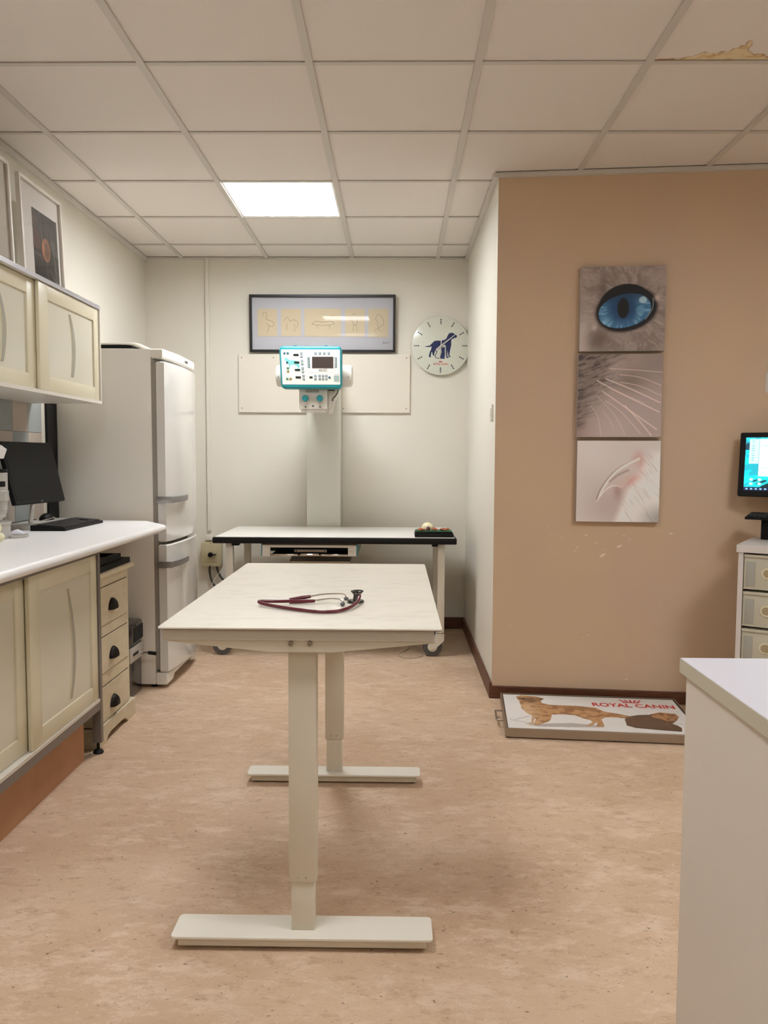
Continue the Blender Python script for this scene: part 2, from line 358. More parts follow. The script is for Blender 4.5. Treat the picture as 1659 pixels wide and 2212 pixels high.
# ---------------------------------------------------------------- recessed ceiling lamps
def lamp_mat(glow):
    m = bpy.data.materials.new('lit_lamp_tubes'); m.use_nodes = True; b = m.node_tree.nodes['Principled BSDF']
    b.inputs['Base Color'].default_value = (.9, .9, .9, 1); b.inputs['Emission Color'].default_value = (*LAMP_COL, 1); b.inputs['Emission Strength'].default_value = glow; return m
m_ref = M('white_reflector', (245, 243, 238), .35)
LT = {(-1, 2): 'lit square ceiling lamp above the x-ray table end of the room'}
for n_, (k, j) in enumerate(TROFFERS):
    x0, y0 = GX+.6*k, GY+.6*j; x1, y1 = x0+.6, y0+.6; z = ZC
    lab = ['lit square louvred lamp in the ceiling in front of the alcove', 'ceiling lamp nearly above the viewer, left column', 'added unseen ceiling lamp on the right side of the room',
           'added unseen rear ceiling lamp on the right side', 'added unseen rear ceiling lamp in the left column'][n_]
    t = thing('ceiling_lamp', ((x0+x1)/2, (y0+y1)/2, z), lab, 'lamp', 'square ceiling lamps')
    b = B()
    for bb in ((x0+.014, x0+.024, y0+.014, y1-.014), (x1-.024, x1-.014, y0+.014, y1-.014), (x0+.024, x1-.024, y0+.014, y0+.024), (x0+.024, x1-.024, y1-.024, y1-.014)): b.box(*bb, z+.002, z+.062)
    b.build('lamp_housing', m_ref, t, smooth=False)
    box('diffuser', (x0+.024, x1-.024, y0+.024, y1-.024, z+.011, z+.02), lamp_mat(LAMP_GLOW[n_]), t, smooth=False)
    b = B()
    for i in range(1, 4): b.box(x0+.15*i-.001, x0+.15*i+.001, y0+.024, y1-.024, z+.003, z+.010)
    for i in range(1, 6): b.box(x0+.024, x1-.024, y0+.1*i-.001, y0+.1*i+.001, z+.004, z+.010)
    b.build('louvre', m_ref, t, smooth=False)
# ---------------------------------------------------------------- wall tiles behind the worktop
mt = [M('blue_grey_tile', (152, 157, 155), .25, noise=((144, 150, 149), 6, (1, 1, 1), 3, .4, .6)), M('pinkish_beige_tile', (186, 172, 158), .25), M('pale_blue_tile', (166, 171, 168), .25)]
for r in range(4):
    z0 = 1.345-.147*r
    for c in range(11):
        y1 = 3.93-.150*c
        i = (r+c) % 2; mm = mt[1] if i else (mt[2] if c == 0 else mt[0])
        box('wall_tile', (XL, XL+.008, y1-.148, y1, z0+.001, z0+.146), mm, wl, bev=.0015, seg=1, smooth=False)
box('gap_shade_strip', (XL, XL+.012, 3.985, 4.095, .9, 1.5), M('fridge_gap_shade', (12, 11, 10), .8), kind='structure', smooth=False)  # black strip standing in for the shaded gap between wall and fridge

# ---------------------------------------------------------------- upper cabinet, left wall
def slot(parent, x, pts, wid, mat_edge, mat_in):
    P = spline([Vector((x, y, z)) for y, z in pts], 8); n = len(P)
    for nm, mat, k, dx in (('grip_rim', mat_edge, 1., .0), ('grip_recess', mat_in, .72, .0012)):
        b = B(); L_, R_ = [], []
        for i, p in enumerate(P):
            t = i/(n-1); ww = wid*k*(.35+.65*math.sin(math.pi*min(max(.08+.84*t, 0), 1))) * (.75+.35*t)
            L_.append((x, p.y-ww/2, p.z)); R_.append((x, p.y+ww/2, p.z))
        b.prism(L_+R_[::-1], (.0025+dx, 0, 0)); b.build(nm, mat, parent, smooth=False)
def slide_door(name, parent, xf, y0, y1, z0, z1, stl, str_, top, bot, slot_pts, label=None):
    """framed sliding door facing +X: frame, recessed panel, crescent grip"""
    b = B(); d = .016
    b.box(xf-d, xf, y0, y0+stl, z0, z1, bev=.003); b.box(xf-d, xf, y1-str_, y1, z0, z1, bev=.003)
    b.box(xf-d, xf-.0008, y0+stl-.004, y1-str_+.004, z1-top, z1, bev=.003); b.box(xf-d, xf-.0008, y0+stl-.004, y1-str_+.004, z0, z0+bot, bev=.003)
    f = b.build(name, m_plas, parent, label=label)
    box('panel', (xf-d+.001, xf-.008, y0+stl-.006, y1-str_+.006, z0+bot-.006, z1-top+.006), m_panel, f)
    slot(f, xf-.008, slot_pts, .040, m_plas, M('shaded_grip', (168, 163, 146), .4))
    return f
uc = thing('wall_cabinet', (-1.607, 3.0, 1.485), 'ivory wall cabinet with two sliding doors above the worktop', 'cabinet')
b = B(); b.box(XL+.001, -1.437, 1.9, 3.83, 1.485, 1.499); b.box(XL+.001, -1.437, 1.9, 3.83, 1.936, 1.95); b.box(XL+.001, -1.445, 3.816, 3.83, 1.499, 1.936)
b.box(XL+.001, -1.445, 1.9, 1.914, 1.499, 1.936); b.box(XL+.001, XL+.012, 1.914, 3.816, 1.499, 1.936)
b.build('body', m_white, uc, smooth=False)
box('top_rail', (-1.437, -1.43, 1.9, 3.833, 1.934, 1.952), M('pale_aluminium', (205, 203, 208), .3, metal=.5), uc, smooth=False)
box('bottom_rail', (-1.437, -1.43, 1.9, 3.833, 1.483, 1.497), m_white, uc, smooth=False)
box('end_rail', (-1.445, -1.43, 3.826, 3.834, 1.497, 1.934), m_white, uc, smooth=False)
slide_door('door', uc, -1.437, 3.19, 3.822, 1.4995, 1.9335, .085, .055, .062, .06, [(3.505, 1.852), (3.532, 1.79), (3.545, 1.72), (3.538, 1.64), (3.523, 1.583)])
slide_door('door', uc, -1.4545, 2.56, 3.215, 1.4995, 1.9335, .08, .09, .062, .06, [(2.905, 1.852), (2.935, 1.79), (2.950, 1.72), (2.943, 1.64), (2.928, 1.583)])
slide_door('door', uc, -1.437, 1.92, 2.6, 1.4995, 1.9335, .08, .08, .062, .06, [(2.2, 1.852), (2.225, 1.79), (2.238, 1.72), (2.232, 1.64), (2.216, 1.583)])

# pictures leaning on the cabinet
def flower_fn(U, V):
    c = np.tile(np.array([74., 68, 62]), (len(U), 1)); c = mixc(c, [52, 46, 40], sst(.5, 1, V)); c = c+(fbm(U*12, V*14, 4)[:, None]-.5)*22
    for p in ([(.30,0),(.36,.3),(.40,.42)],[(.5,.05),(.5,.4)],[(.58,.08),(.6,.38)],[(.65,.1),(.72,.36)],[(.75,.12),(.84,.5),(.9,.8)],[(.52,.6),(.52,.85)],[(.6,.68),(.98,.86)],[(.05,.55),(.3,.56)],[(.8,.4),(.88,.9)],[(.2,.1),(.4,.4)]):
        d, t = polydist(U, V, curve(p)); c = mixc(c, [160, 152, 140], np.exp(-(d/.010)**2)*.6)
    for (cx, cy, a, bb, col, k) in ((.12, .36, .17, .13, (112, 72, 66), .7), (.1, .15, .1, .08, (120, 92, 80), .7), (.8, .36, .1, .09, (110, 104, 100), .7), (.50, .45, .17, .15, (176, 120, 88), .95)):
        e = ((U-cx)/a)**2+((V-cy)/bb)**2; c = mixc(c, col, sst(1.05, .9, e)*k)
    e = ((U-.52)/.12)**2+((V-.46)/.12)**2; c = mixc(c, [118, 88, 72], sst(1.1, .5, e)*.8)
    e = ((U-.38)/.04)**2+((V-.45)/.10)**2; c = mixc(c, [222, 150, 100], sst(1.1, .3, e)*.8)
    return c
def leaning_frame(y0, y1, x, z0, h, lab, art):
    t = thing('picture_frame', (x, (y0+y1)/2, z0), lab, 'picture', 'white framed prints leaning above the wall cabinet')
    lean = math.radians(2.2); nrm = Vector((math.cos(lean), 0, math.sin(lean))); upv = Vector((-math.sin(lean), 0, math.cos(lean))); o = Vector((x, 0, z0))
    P = lambda y, v, d: o + Vector((0, y, 0)) + upv*v + nrm*d
    fw_ = .014; b = B()
    for a, bb, c, d in ((y0, y0+fw_, 0, h), (y1-fw_, y1, 0, h), (y0+fw_, y1-fw_, 0, fw_), (y0+fw_, y1-fw_, h-fw_, h)):
        b.prism([P(a, c, 0), P(bb, c, 0), P(bb, d, 0), P(a, d, 0)], nrm*.02, bev=.001)
    b.build('frame', M('white_frame_wood', (228, 220, 208), .45), t, smooth=False)
    B().prism([P(y0+fw_, fw_, .002), P(y1-fw_, fw_, .002), P(y1-fw_, h-fw_, .002), P(y0+fw_, h-fw_, .002)], nrm*.004).build('mat_board', M('white_mat_board', (230, 222, 212), .7), t, smooth=False)
    pane('glass', [P(y0+fw_, fw_, .013), P(y1-fw_, fw_, .013), P(y1-fw_, h-fw_, .013), P(y0+fw_, h-fw_, .013)], MATS.setdefault('frame_glass', glass_mat('frame_glass', 1.3)), t)
    if art:
        ya, yb, va, vb = y0+.13, y0+.385, h-.105, .03
        paint('print', P(ya, va, .0068), P(yb, va, 0)-P(ya, va, 0), P(ya, vb, 0)-P(ya, va, 0), 90, 120, flower_fn, m_gloss_print, t, label='dark botanical print with an orange fruit')
leaning_frame(3.43, 3.855, -1.618, 1.95, .492, 'white framed dark botanical print with an orange fruit on the wall cabinet', True)
leaning_frame(2.93, 3.345, -1.618, 1.95, .5, 'white framed picture cut off by the left edge, standing on the wall cabinet', False)

# ---------------------------------------------------------------- worktop and lower cabinet
bv = B(); bv.prism([(XL+.009, 1.2, .866), (-1.115, 1.2, .866), (-1.115, 3.80, .866), (-1.255, 4.0, .866), (XL+.009, 4.09, .866)], (0, 0, .035))
ed = [e for e in bv.bm.edges if all(abs(v.co.z-.866) < 1e-4 or abs(v.co.z-.901) < 1e-4 for v in e.verts) and abs(e.verts[0].co.z-e.verts[1].co.z) < 1e-4 and (max(v.co.x for v in e.verts) > -1.2)]
bmesh.ops.bevel(bv.bm, geom=ed, offset=.0165, segments=5, profile=.5, affect='EDGES', clamp_overlap=True)
bv.build('worktop', m_wlam, label='white worktop with rounded front edge along the left wall', cat='worktop')
lc = thing('base_cabinet', (-1.5, 2.2, 0), 'ivory base cabinet with sliding doors and grey metal frame under the worktop', 'cabinet')
m_frame = M('grey_painted_steel', (128, 120, 114), .42, metal=.25)
b = B(); b.box(-1.245, -1.215, 1.2, 3.17, .83, .8655); b.build('top_rail', m_frame, lc, smooth=False)
b = B(); b.box(-1.245, -1.215, 1.2, 3.17, .188, .222); b.build('bottom_rail', m_frame, lc, smooth=False)
box('sliding_track', (-1.243, -1.214, 1.2, 3.168, .222, .234), m_white, lc, smooth=False)
for yy in (3.171, 1.2):
    p = box('frame_post', (-1.25, -1.213, yy, yy+.024, .045, .8655), m_frame, lc, bev=.002, smooth=False)
    B().lathe([(.02, 0), (.022, .004), (.016, .014), (.006, .018), (.006, .045), (.01, .046), (.01, .07)], (-1.231, yy+.011, 0), (0, 0, 1), 16).build('levelling_foot', m_black, p)
box('carcass', (XL+.009, -1.262, 1.2, 3.165, .19, .8655), M('cabinet_carcass', (196, 186, 158), .5), lc, smooth=False)
box('plinth', (-1.275, -1.258, 1.2, 3.10, 0, .1885), M('brown_hardboard', (190, 142, 104), .6, noise=((178, 130, 94), 5, (1, 1, 1), 4, .35, .65), bump=.1), lc, smooth=False)
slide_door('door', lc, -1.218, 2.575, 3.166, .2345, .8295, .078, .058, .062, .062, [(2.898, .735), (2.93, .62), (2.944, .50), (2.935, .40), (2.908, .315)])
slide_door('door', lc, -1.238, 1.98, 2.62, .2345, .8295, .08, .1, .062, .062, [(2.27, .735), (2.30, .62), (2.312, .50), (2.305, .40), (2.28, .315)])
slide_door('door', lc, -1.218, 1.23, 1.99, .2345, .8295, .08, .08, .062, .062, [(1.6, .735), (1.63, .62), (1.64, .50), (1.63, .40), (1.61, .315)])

# ---------------------------------------------------------------- chest of drawers
ch = thing('drawer_chest', (-1.5, 3.45, 0), 'narrow cream chest with three drawers and dark cup handles under the worktop', 'chest of drawers')
m_cream = M('cream_painted_wood', (216, 203, 174), .5, noise=((206, 192, 162), 14, (1, 1, 3), 4, .4, .7))
XF = -1.256
box('body', (-1.72, XF, 3.232, 3.648, .085, .71), m_cream, ch, bev=.002, smooth=False)
box('top', (-1.735, XF+.022, 3.207, 3.69, .71, .735), m_cream, ch, bev=.010, seg=3)
for (z0, z1, zh) in ((.505, .668, .578), (.298, .453, .362), (.078+.008, .238, .145)):
    d = box('drawer', (XF, XF+.004, 3.256, 3.622, z0, z1), m_cream, ch, bev=.001, smooth=False)
    box('shadow_gap', (XF, XF+.0006, 3.252, 3.626, z0-.004, z1+.004), M('drawer_gap', (92, 76, 56), .8), d, smooth=False)
    b = B(); n = 10                                            # cup pull: quarter-dome hood
    rows = []
    for i in range(n+1):
        a = math.pi*i/n; row = []
        for j in range(6):
            e = math.pi/2*j/5
            row.append(b.bm.verts.new((XF+.004+.024*math.sin(e)*(math.sin(a)**.5 if math.sin(a) > 0 else 0), 3.425-.043*math.cos(a), zh-.017+.048*math.sin(a)*math.cos(e)**.8)))
        rows.append(row)
    for r0, r1 in zip(rows, rows[1:]):
        for j in range(5): b.bm.faces.new((r0[j], r1[j], r1[j+1], r0[j+1]))
    bmesh.ops.solidify(b.bm, geom=b.bm.faces[:], thickness=.002)
    b.build('cup_handle', M('dark_bronze', (52, 44, 40), .4, metal=.4), d)
b = B()
b.prism([(XF+.014, 3.215, 0), (XF+.014, 3.30, 0), (XF+.014, 3.325, .022), (XF+.014, 3.36, .03), (XF+.014, 3.52, .03), (XF+.014, 3.555, .022), (XF+.014, 3.58, 0), (XF+.014, 3.685, 0), (XF+.014, 3.685, .082), (XF+.014, 3.215, .082)], (-.03, 0, 0), bev=.001)
b.box(-1.735, XF-.016, 3.215, 3.232, 0, .082); b.box(-1.735, XF-.016, 3.65, 3.685, 0, .082); b.build('skirting', m_cream, ch, smooth=False)
for k, (y0, y1, z0, x0, lab) in enumerate(((3.26, 3.665, .7355, -1.62, 'black empty picture frame lying on the cream chest, lower of the two'), (3.23, 3.60, .7605, -1.66, 'black picture frame lying askew on another frame under the worktop'))):
    t = thing('loose_frame', ((x0-1.26)/2, (y0+y1)/2, z0), lab, 'picture frame', 'black frames stacked on the cream chest')
    b = B(); x1 = -1.25-.02*k; f_ = .022
    for bb in ((x0, x1, y0, y0+f_), (x0, x1, y1-f_, y1), (x0, x0+f_, y0+f_, y1-f_), (x1-f_, x1, y0+f_, y1-f_)): b.box(*bb, z0, z0+.024)
    b.build('frame', m_black, t, smooth=False); box('backing', (x0+f_, x1-f_, y0+f_, y1-f_, z0+.003, z0+.008), M('dark_backing_card', (60, 46, 38), .7), t, smooth=False)
# ---------------------------------------------------------------- black machine beside the fridge
mc = thing('floor_machine', (-1.46, 3.97, 0), 'slim black machine with silver panel and lever, on the floor by the fridge', 'machine')
m_gb = M('gloss_black', (26, 24, 22), .25, coat=.4)
box('body', (-1.62, -1.338, 3.875, 4.075, 0, .27), m_gb, mc, bev=.004)
box('upper_housing', (-1.62, -1.328, 3.868, 4.08, .265, .385), m_gb, mc, bev=.018, seg=3)
box('silver_panel', (-1.34, -1.326, 3.872, 4.078, .188, .262), M('silver_plastic', (196, 190, 180), .35, metal=.4), mc, bev=.003)
p = box('slot', (-1.327, -1.3245, 3.91, 3.99, .218, .232), m_dark, mc, smooth=False)
b = B().cyl((-1.326, 4.03, .21), (-1.285, 4.03, .21), .005); b.build('lever_rod', m_chrome, mc)
B().cyl((-1.287, 4.03, .21), (-1.245, 4.03, .205), .009, .010).build('lever_grip', m_black, mc)
B().lathe([(.0, .0), (.035, .0), (.04, .01), (.036, .04), (.012, .05), (0, .05)], (-1.45, 3.95, .385), (0, 0, 1), 20).build('hopper_lid', m_gb, mc)
box('front_grille', (-1.33, -1.3255, 3.93, 4.07, .285, .36), m_dark, mc, bev=.002)
# ---------------------------------------------------------------- fridge
fr = thing('fridge_freezer', (-1.5, 4.4, 0), 'tall white fridge freezer with two curved doors and grey bar handles', 'fridge')
m_fr = M('fridge_side_enamel', (228, 222, 211), .4, bump=.05, bscale=400); m_frd = M('glossy_fridge_door', (220, 216, 209), .12, coat=.6)
box('cabinet_body', (-1.768, -1.272, 4.1, 4.7, .02, 1.785), m_fr, fr, bev=.003)
b = B(); b.prism([(-1.272, 4.1, 1.737), (-1.212, 4.1, 1.737), (-1.195, 4.25, 1.737), (-1.19, 4.4, 1.737), (-1.195, 4.6, 1.737), (-1.2, 4.7, 1.737), (-1.272, 4.7, 1.737)], (0, 0, .05), bev=.006)
cp = b.build('control_panel', m_fr, fr)
for yy in (4.47, 4.50): B().cyl((-1.193, yy, 1.762), (-1.186, yy, 1.762), .007).build('control_knob', m_grey, cp)
box('door_gasket', (-1.272, -1.248, 4.106, 4.694, .10, 1.72), M('gasket_grey', (150, 142, 132), .6), fr)
def door(z0, z1):
    pr = [(-1.246, 4.101), (-1.204, 4.101), (-1.190, 4.16), (-1.180, 4.27), (-1.175, 4.40), (-1.178, 4.52), (-1.185, 4.63), (-1.196, 4.699), (-1.246, 4.699)]
    b = B(); b.prism([(x, y, z0) for x, y in pr], (0, 0, z1-z0), bev=.007); return b.build('door', m_frd, fr)
for z0, z1, zh in ((.782, 1.722, 1.005), (.085, .768, .663)):
    d = door(z0, z1)
    b = B(); ys = [4.092, 4.15, 4.22, 4.31, 4.375]; xs = [-1.180, -1.166, -1.157, -1.154, -1.160]
    o_ = [(x, y, zh-.017) for x, y in zip(xs, ys)]; i_ = [(x-.012, y, zh-.017) for x, y in zip(xs, ys)][::-1]
    b.prism(o_+i_, (0, 0, .034), bev=.003); b.box(-1.25, -1.17, 4.088, 4.10, zh-.017, zh+.017, bev=.002); b.box(-1.19, -1.158, 4.362, 4.376, zh-.015, zh+.015, bev=.002)
    b.build('handle', M('silver_grey_handle', (158, 156, 154), .3, metal=.6), d)
b = B(); b.prism([(-1.272, 4.1, .02), (-1.272, 4.2, .02), (-1.272, 4.23, .045), (-1.272, 4.57, .045), (-1.272, 4.6, .02), (-1.272, 4.7, .02), (-1.272, 4.7, .083), (-1.272, 4.1, .083)], (.066, 0, 0), bev=.006)
b.build('plinth', m_fr, fr)
for x in (-1.29, -1.72):
    for y in (4.14, 4.66): B().cyl((x, y, 0), (x, y, .022), .018).build('foot', m_black, fr)
# tray set lying on the fridge
tr = thing('plastic_tray', (-1.55, 4.33, 1.7855), 'white shallow tray lying on the fridge top, under its lid', 'tray')
b = B(); b.prism([(x, y, 1.7858) for x, y in rrect(-1.755, -1.37, 4.14, 4.50, .03)], (0, 0, .007), bev=.002); b.build('tray_base', m_white, tr)
b = B(); b.prism([(x, y, 1.7932) for x, y in rrect(-1.74, -1.39, 4.15, 4.49, .03)], (0, 0, .018)); b.build('tray_gap_shade', m_black, tr)  # black slab in place of the shaded gap under the lid
tl = thing('tray_lid', (-1.56, 4.33, 1.811), 'white rounded lid resting on the tray on top of the fridge', 'lid')
b = B(); b.prism([(x, y, 1.8115) for x, y in rrect(-1.765, -1.345, 4.13, 4.52, .04)], (0, 0, .009), bev=.003); b.build('lid_plate', m_white, tl)

# ---------------------------------------------------------------- things on the worktop
ZW = .9013
def mon_left():
    bl = Vector((-1.592, 3.275, 1.024)); br = Vector((-1.545, 3.657, 1.024)); t = thing('monitor', (-1.7, 3.6, ZW), 'switched-off black monitor tilted back on the left worktop', 'monitor')
    ux = (br-bl); W_ = ux.length; ux.normalize(); nh = Vector((ux.y, -ux.x, 0)); tilt = math.atan(.066/.268); upv = (Vector((0, 0, 1))*math.cos(tilt) - nh*math.sin(tilt)); nrm = ux.cross(upv); H_ = .276
    P = lambda u, v, d: bl + ux*u + upv*v + nrm*d
    b = B(); b.prism([P(u, v, 0) for u, v in rrect(0, W_, 0, H_, .006, 3)], -nrm*.022, bev=.003); b.build('casing', m_black, t)
    B().prism([P(.013, .018, .0002), P(W_-.013, .018, .0002), P(W_-.013, H_-.013, .0002), P(.013, H_-.013, .0002)], nrm*.0006).build('screen', M('unlit_screen', (13, 12, 12), .4, spec=.2), t, smooth=False)
    text('LG', P(W_/2-.006, .005, .0004), ux, upv, .014, .007, M('logo_silver', (180, 178, 175), .4), t, 'logo')
    b = B(); b.prism([P(W_/2-.05, .03, -.022), P(W_/2+.05, .03, -.022), P(W_/2+.05, .13, -.022), P(W_/2-.05, .13, -.022)], -nrm*.02, bev=.003); b.build('rear_mount', m_black, t)
    c = P(W_/2, .05, -.032)
    b = B(); b.prism([c+Vector((.008, -.016, 0)), c+Vector((.008, .016, 0)), Vector((-1.690, 3.636, ZW+.019)), Vector((-1.690, 3.604, ZW+.019))], (-.010, 0, 0), bev=.002); b.build('stand_neck', m_chrome, t)
    b = B(); b.prism([(x, y, ZW) for x, y in rrect(-1.768, -1.632, 3.48, 3.93, .012)], (0, 0, .019), bev=.002); b.build('stand_base', M('silver_white_plastic', (205, 200, 190), .35), t)
mon_left()
ms = thing('computer_mouse', (-1.70, 3.80, ZW+.0195), 'black computer mouse with silver band on the monitor base', 'mouse')
b = B(); b.ball((-1.70, 3.80, ZW+.0205), 1, (.030, .052, .032), 20)
bmesh.ops.bisect_plane(b.bm, geom=b.bm.verts[:]+b.bm.edges[:]+b.bm.faces[:], plane_co=(0, 0, ZW+.0205), plane_no=(0, 0, -1), clear_outer=True); b.build('shell', m_black, ms)
b = B(); b.tube([(-1.70+.0315*math.cos(a), 3.80+.053*math.sin(a), ZW+.0235+.007*math.sin(a*1.+1)) for a in np.linspace(-1.6, 1.6, 14)], .0022, 6); b.build('silver_band', m_chrome, ms)
b = B(); b.tube([(-1.73, 3.757, ZW+.023), (-1.745, 3.70, ZW+.024), (-1.752, 3.6, ZW+.023), (-1.75, 3.5, ZW+.023)], .002, 6, 5); b.build('cable', m_black, ms)
kb = thing('keyboard', (-1.53, 3.66, ZW), 'black computer keyboard on the left worktop beside the fridge', 'keyboard')
def keyboard(t, o, ux, uy, L_, W_, key_mat):
    """o corner, ux long axis, uy depth axis (front -> back)"""
    o, ux, uy = Vector(o), Vector(ux).normalized(), Vector(uy).normalized(); zz = Vector((0, 0, 1))
    P = lambda a, b_, c: o+ux*a+uy*b_+zz*c
    b = B(); b.prism([P(0, 0, 0), P(0, W_, 0), P(0, W_, .024), P(0, 0, .012)], ux*L_, bev=.003); b.build('case', m_black, t)
    k = B(); nr, nc = 5, 20
    for r in range(nr):
        for c in range(nc):
            if r == 0 and 4 <= c <= 8:
                if c > 4: continue
                w_ = 5
            else: w_ = 1
            if c in (15, 16) and r in (1, 2): continue
            a0 = .012+c*(L_-.024)/nc; a1 = a0+w_*(L_-.024)/nc-.003; y0_ = .012+r*(W_-.035)/nr; y1_ = y0_+(W_-.035)/nr-.003; z = .012+(y0_+y1_)/2/W_*.012
            k.prism([P(a0, y0_, z-.001), P(a1, y0_, z-.001), P(a1, y1_, z+.001), P(a0, y1_, z+.001)], (0, 0, .006))
    k.build('keys', key_mat, t, kind='stuff', smooth=False)
m_key = M('black_keycap', (30, 29, 28), .5)
keyboard(kb, (-1.452, 3.425, ZW), (0, 1, 0), (-1, 0, 0), .45, .155, m_key)
# microscope, cut by the left edge
mi = thing('microscope', (-1.60, 3.12, ZW), 'silver cylindrical microscope with white head at the left edge of the worktop', 'microscope')
m_sil = M('silver_paint', (190, 186, 180), .35, metal=.5); cx, cy = -1.598, 3.10
B().lathe([(.058, 0), (.060, .004), (.060, .055), (.064, .057), (.064, .068), (.05, .070)], (cx, cy, ZW), (0, 0, 1), 32).build('stage_drum', m_sil, mi)
B().lathe([(.030, .070), (.034, .080), (.044, .086), (.046, .100), (.049, .102), (.049, .112), (.052, .114), (.052, .150), (.057, .152), (.057, .190), (.054, .192), (.054, .262), (.050, .264)], (cx, cy, ZW), (0, 0, 1), 32).build('barrel', m_sil, mi)
B().lathe([(.054, .264), (.055, .266), (.055, .276), (.03, .278)], (cx, cy, ZW), (0, 0, 1), 32).build('collar_ring', m_black, mi)
b = B(); b.prism([(cx+.0545*math.cos(a), cy+.0545*math.sin(a), ZW+.207) for a in np.linspace(-1.35, -.15, 8)]+[(cx+.05*math.cos(a), cy+.05*math.sin(a), ZW+.207) for a in np.linspace(-.15, -1.35, 8)], (0, 0, .022)); b.build('black_window', m_black, mi)
B().cyl((cx+.03, cy-.043, ZW+.248), (cx+.0355, cy-.0475, ZW+.248), .005).build('lock_screw', m_black, mi)
b = B(); b.prism([(cx-.05, cy-.04, ZW+.325), (cx+.028, cy-.04, ZW+.318), (cx+.042, cy-.04, ZW+.355), (cx+.02, cy-.04, ZW+.372), (cx-.05, cy-.04, ZW+.385)], (0, .08, 0), bev=.004); b.build('head', M('white_microscope_head', (235, 230, 222), .35), mi)
B().cyl((cx+.026, cy, ZW+.32), (cx+.033, cy, ZW+.277), .003).build('support_rod', m_grey, mi); B().cyl((cx-.02, cy, ZW+.32), (cx-.02, cy, ZW+.277), .012).build('head_pillar', m_grey, mi)
ds = thing('desk_puck', (-1.572, 3.2, ZW), 'round silver puck with a raised triangle, next to the microscope base', 'puck')
px0, py0 = -1.533, 3.15
B().lathe([(.0, 0), (.043, 0), (.045, .004), (.045, .012), (.038, .016), (0, .016)], (px0, py0, ZW), (0, 0, 1), 28).build('disc', m_sil, ds)
b = B(); b.prism([(px0-.03, py0-.02, ZW+.0162), (px0+.03, py0-.012, ZW+.0162), (px0-.002, py0-.01, ZW+.032)], (0, .03, 0), bev=.001); b.build('wedge', M('lilac_white_plastic', (222, 220, 226), .35), ds)
sp = thing('bone_model', (-1.535, 3.0, ZW), 'cream knobbly model cut off by the left edge of the worktop', 'model')
m_bone = M('ivory_bone', (232, 224, 186), .4, noise=((214, 202, 160), 40, (1, 1, 1), 3, .5, .7))
b = B(); b.ball((-1.528, 2.99, ZW+.018), .02, (1.3, 1, .9)); b.ball((-1.536, 2.99, ZW+.052), .02, (1.1, 1, 1.1)); b.ball((-1.542, 2.99, ZW+.086), .018, (1.1, 1, 1)); b.ball((-1.56, 2.99, ZW+.05), .022, (1.1, 1, 2.2)); b.build('vertebrae', m_bone, sp)

# ---------------------------------------------------------------- examination table
et = thing('examination_table', (-.227, 2.44, 0), 'cream height-adjustable examination table in the middle of the room', 'table')
m_top = M('speckled_laminate', (228, 220, 203), .32, noise=((214, 204, 186), 14, (1, 2.4, 1), 10, .5, .8), bump=.02)
m_leg = M('cream_powder_coat', (222, 212, 192), .42)
m_edge = M('brown_edge_strip', (120, 84, 58), .5)
c4 = [(-.568, 1.857), (.115, 1.865), (.108, 3.021), (-.580, 3.014)]
B().prism([(x, y, .8175) for x, y in rrect(-.5725, .1125, 1.861, 3.018, .008, 3)], (0, 0, .0035)).build('tabletop', m_top, et, smooth=False)
B().prism([(x, y, .816) for x, y in rrect(-.572, .112, 1.8605, 3.0175, .008, 3)], (0, 0, .0014)).build('edge_strip', m_edge, et, smooth=False)
b = B(); b.box(-.562, .094, 1.869, 1.899, .789, .8155, bev=.001); b.box(-.562, .094, 2.98, 3.01, .789, .8155, bev=.001); b.box(-.562, -.532, 1.899, 2.98, .789, .8155); b.box(.064, .094, 1.899, 2.98, .789, .8155); b.box(-.5319, .0639, 1.8991, 2.9799, .812, .8155)
b.build('top_frame', M('grey_cream_coat', (206, 196, 180), .4), et, smooth=False)
for yf, s in ((1.875, 1), (2.93, -1)):
    b = B(); ya = yf if s > 0 else 2.905
    b.prism([(-.553, ya, .789), (.098, ya, .789), (.098, ya, .784), (-.150, ya, .759), (-.306, ya, .759), (-.553, ya, .784)], (0, .045 if s > 0 else .07, 0), bev=.001)
    br_ = b.build('bracket', m_leg, et, smooth=False)
    for xx in (-.252, -.206):
        y_ = ya-.004; b = B(); b.lathe([(.0062, 0), (.0066, .001), (.0062, .006), (.0035, .006), (.003, .003), (0, .003)], (xx, ya, .7815), (0, -1, 0), 16); bo = b.build('bolt', m_steel, br_)
for y0 in (1.905, 2.915):
    b = B(); b.box(-.263, -.194, y0, y0+.05, .165, .789, bev=.003); cl = b.build('column', m_leg, et)
    b = B(); b.box(-.258, -.2, y0+.004, y0+.046, .0385, .17, bev=.002); b.build('inner_column', m_leg, et)
    for xx in (-.24, -.22): B().cyl((xx, y0, .178), (xx, y0-.0012, .178), .0035).build('screw_cap', M('pale_cap', (190, 182, 166), .5), cl)
    b = B(); ya = y0-.03; dy = .1 if y0 < 2 else .085
    b.prism([(x, y, .031) for x, y in rrect(-.557, .098, ya, ya+dy, .012)], (0, 0, .0075), bev=.0015); ft = b.build('foot', M('white_foot_coat', (232, 225, 210), .38), et)
    box('foot_rail', (-.54, .083, ya+.012, ya+dy-.012, .008, .031), m_leg, ft, bev=.001)
    for xx in (-.525, .068): B().cyl((xx, ya+dy/2, 0), (xx, ya+dy/2, .009), .016).build('foot_pad', m_black, ft)
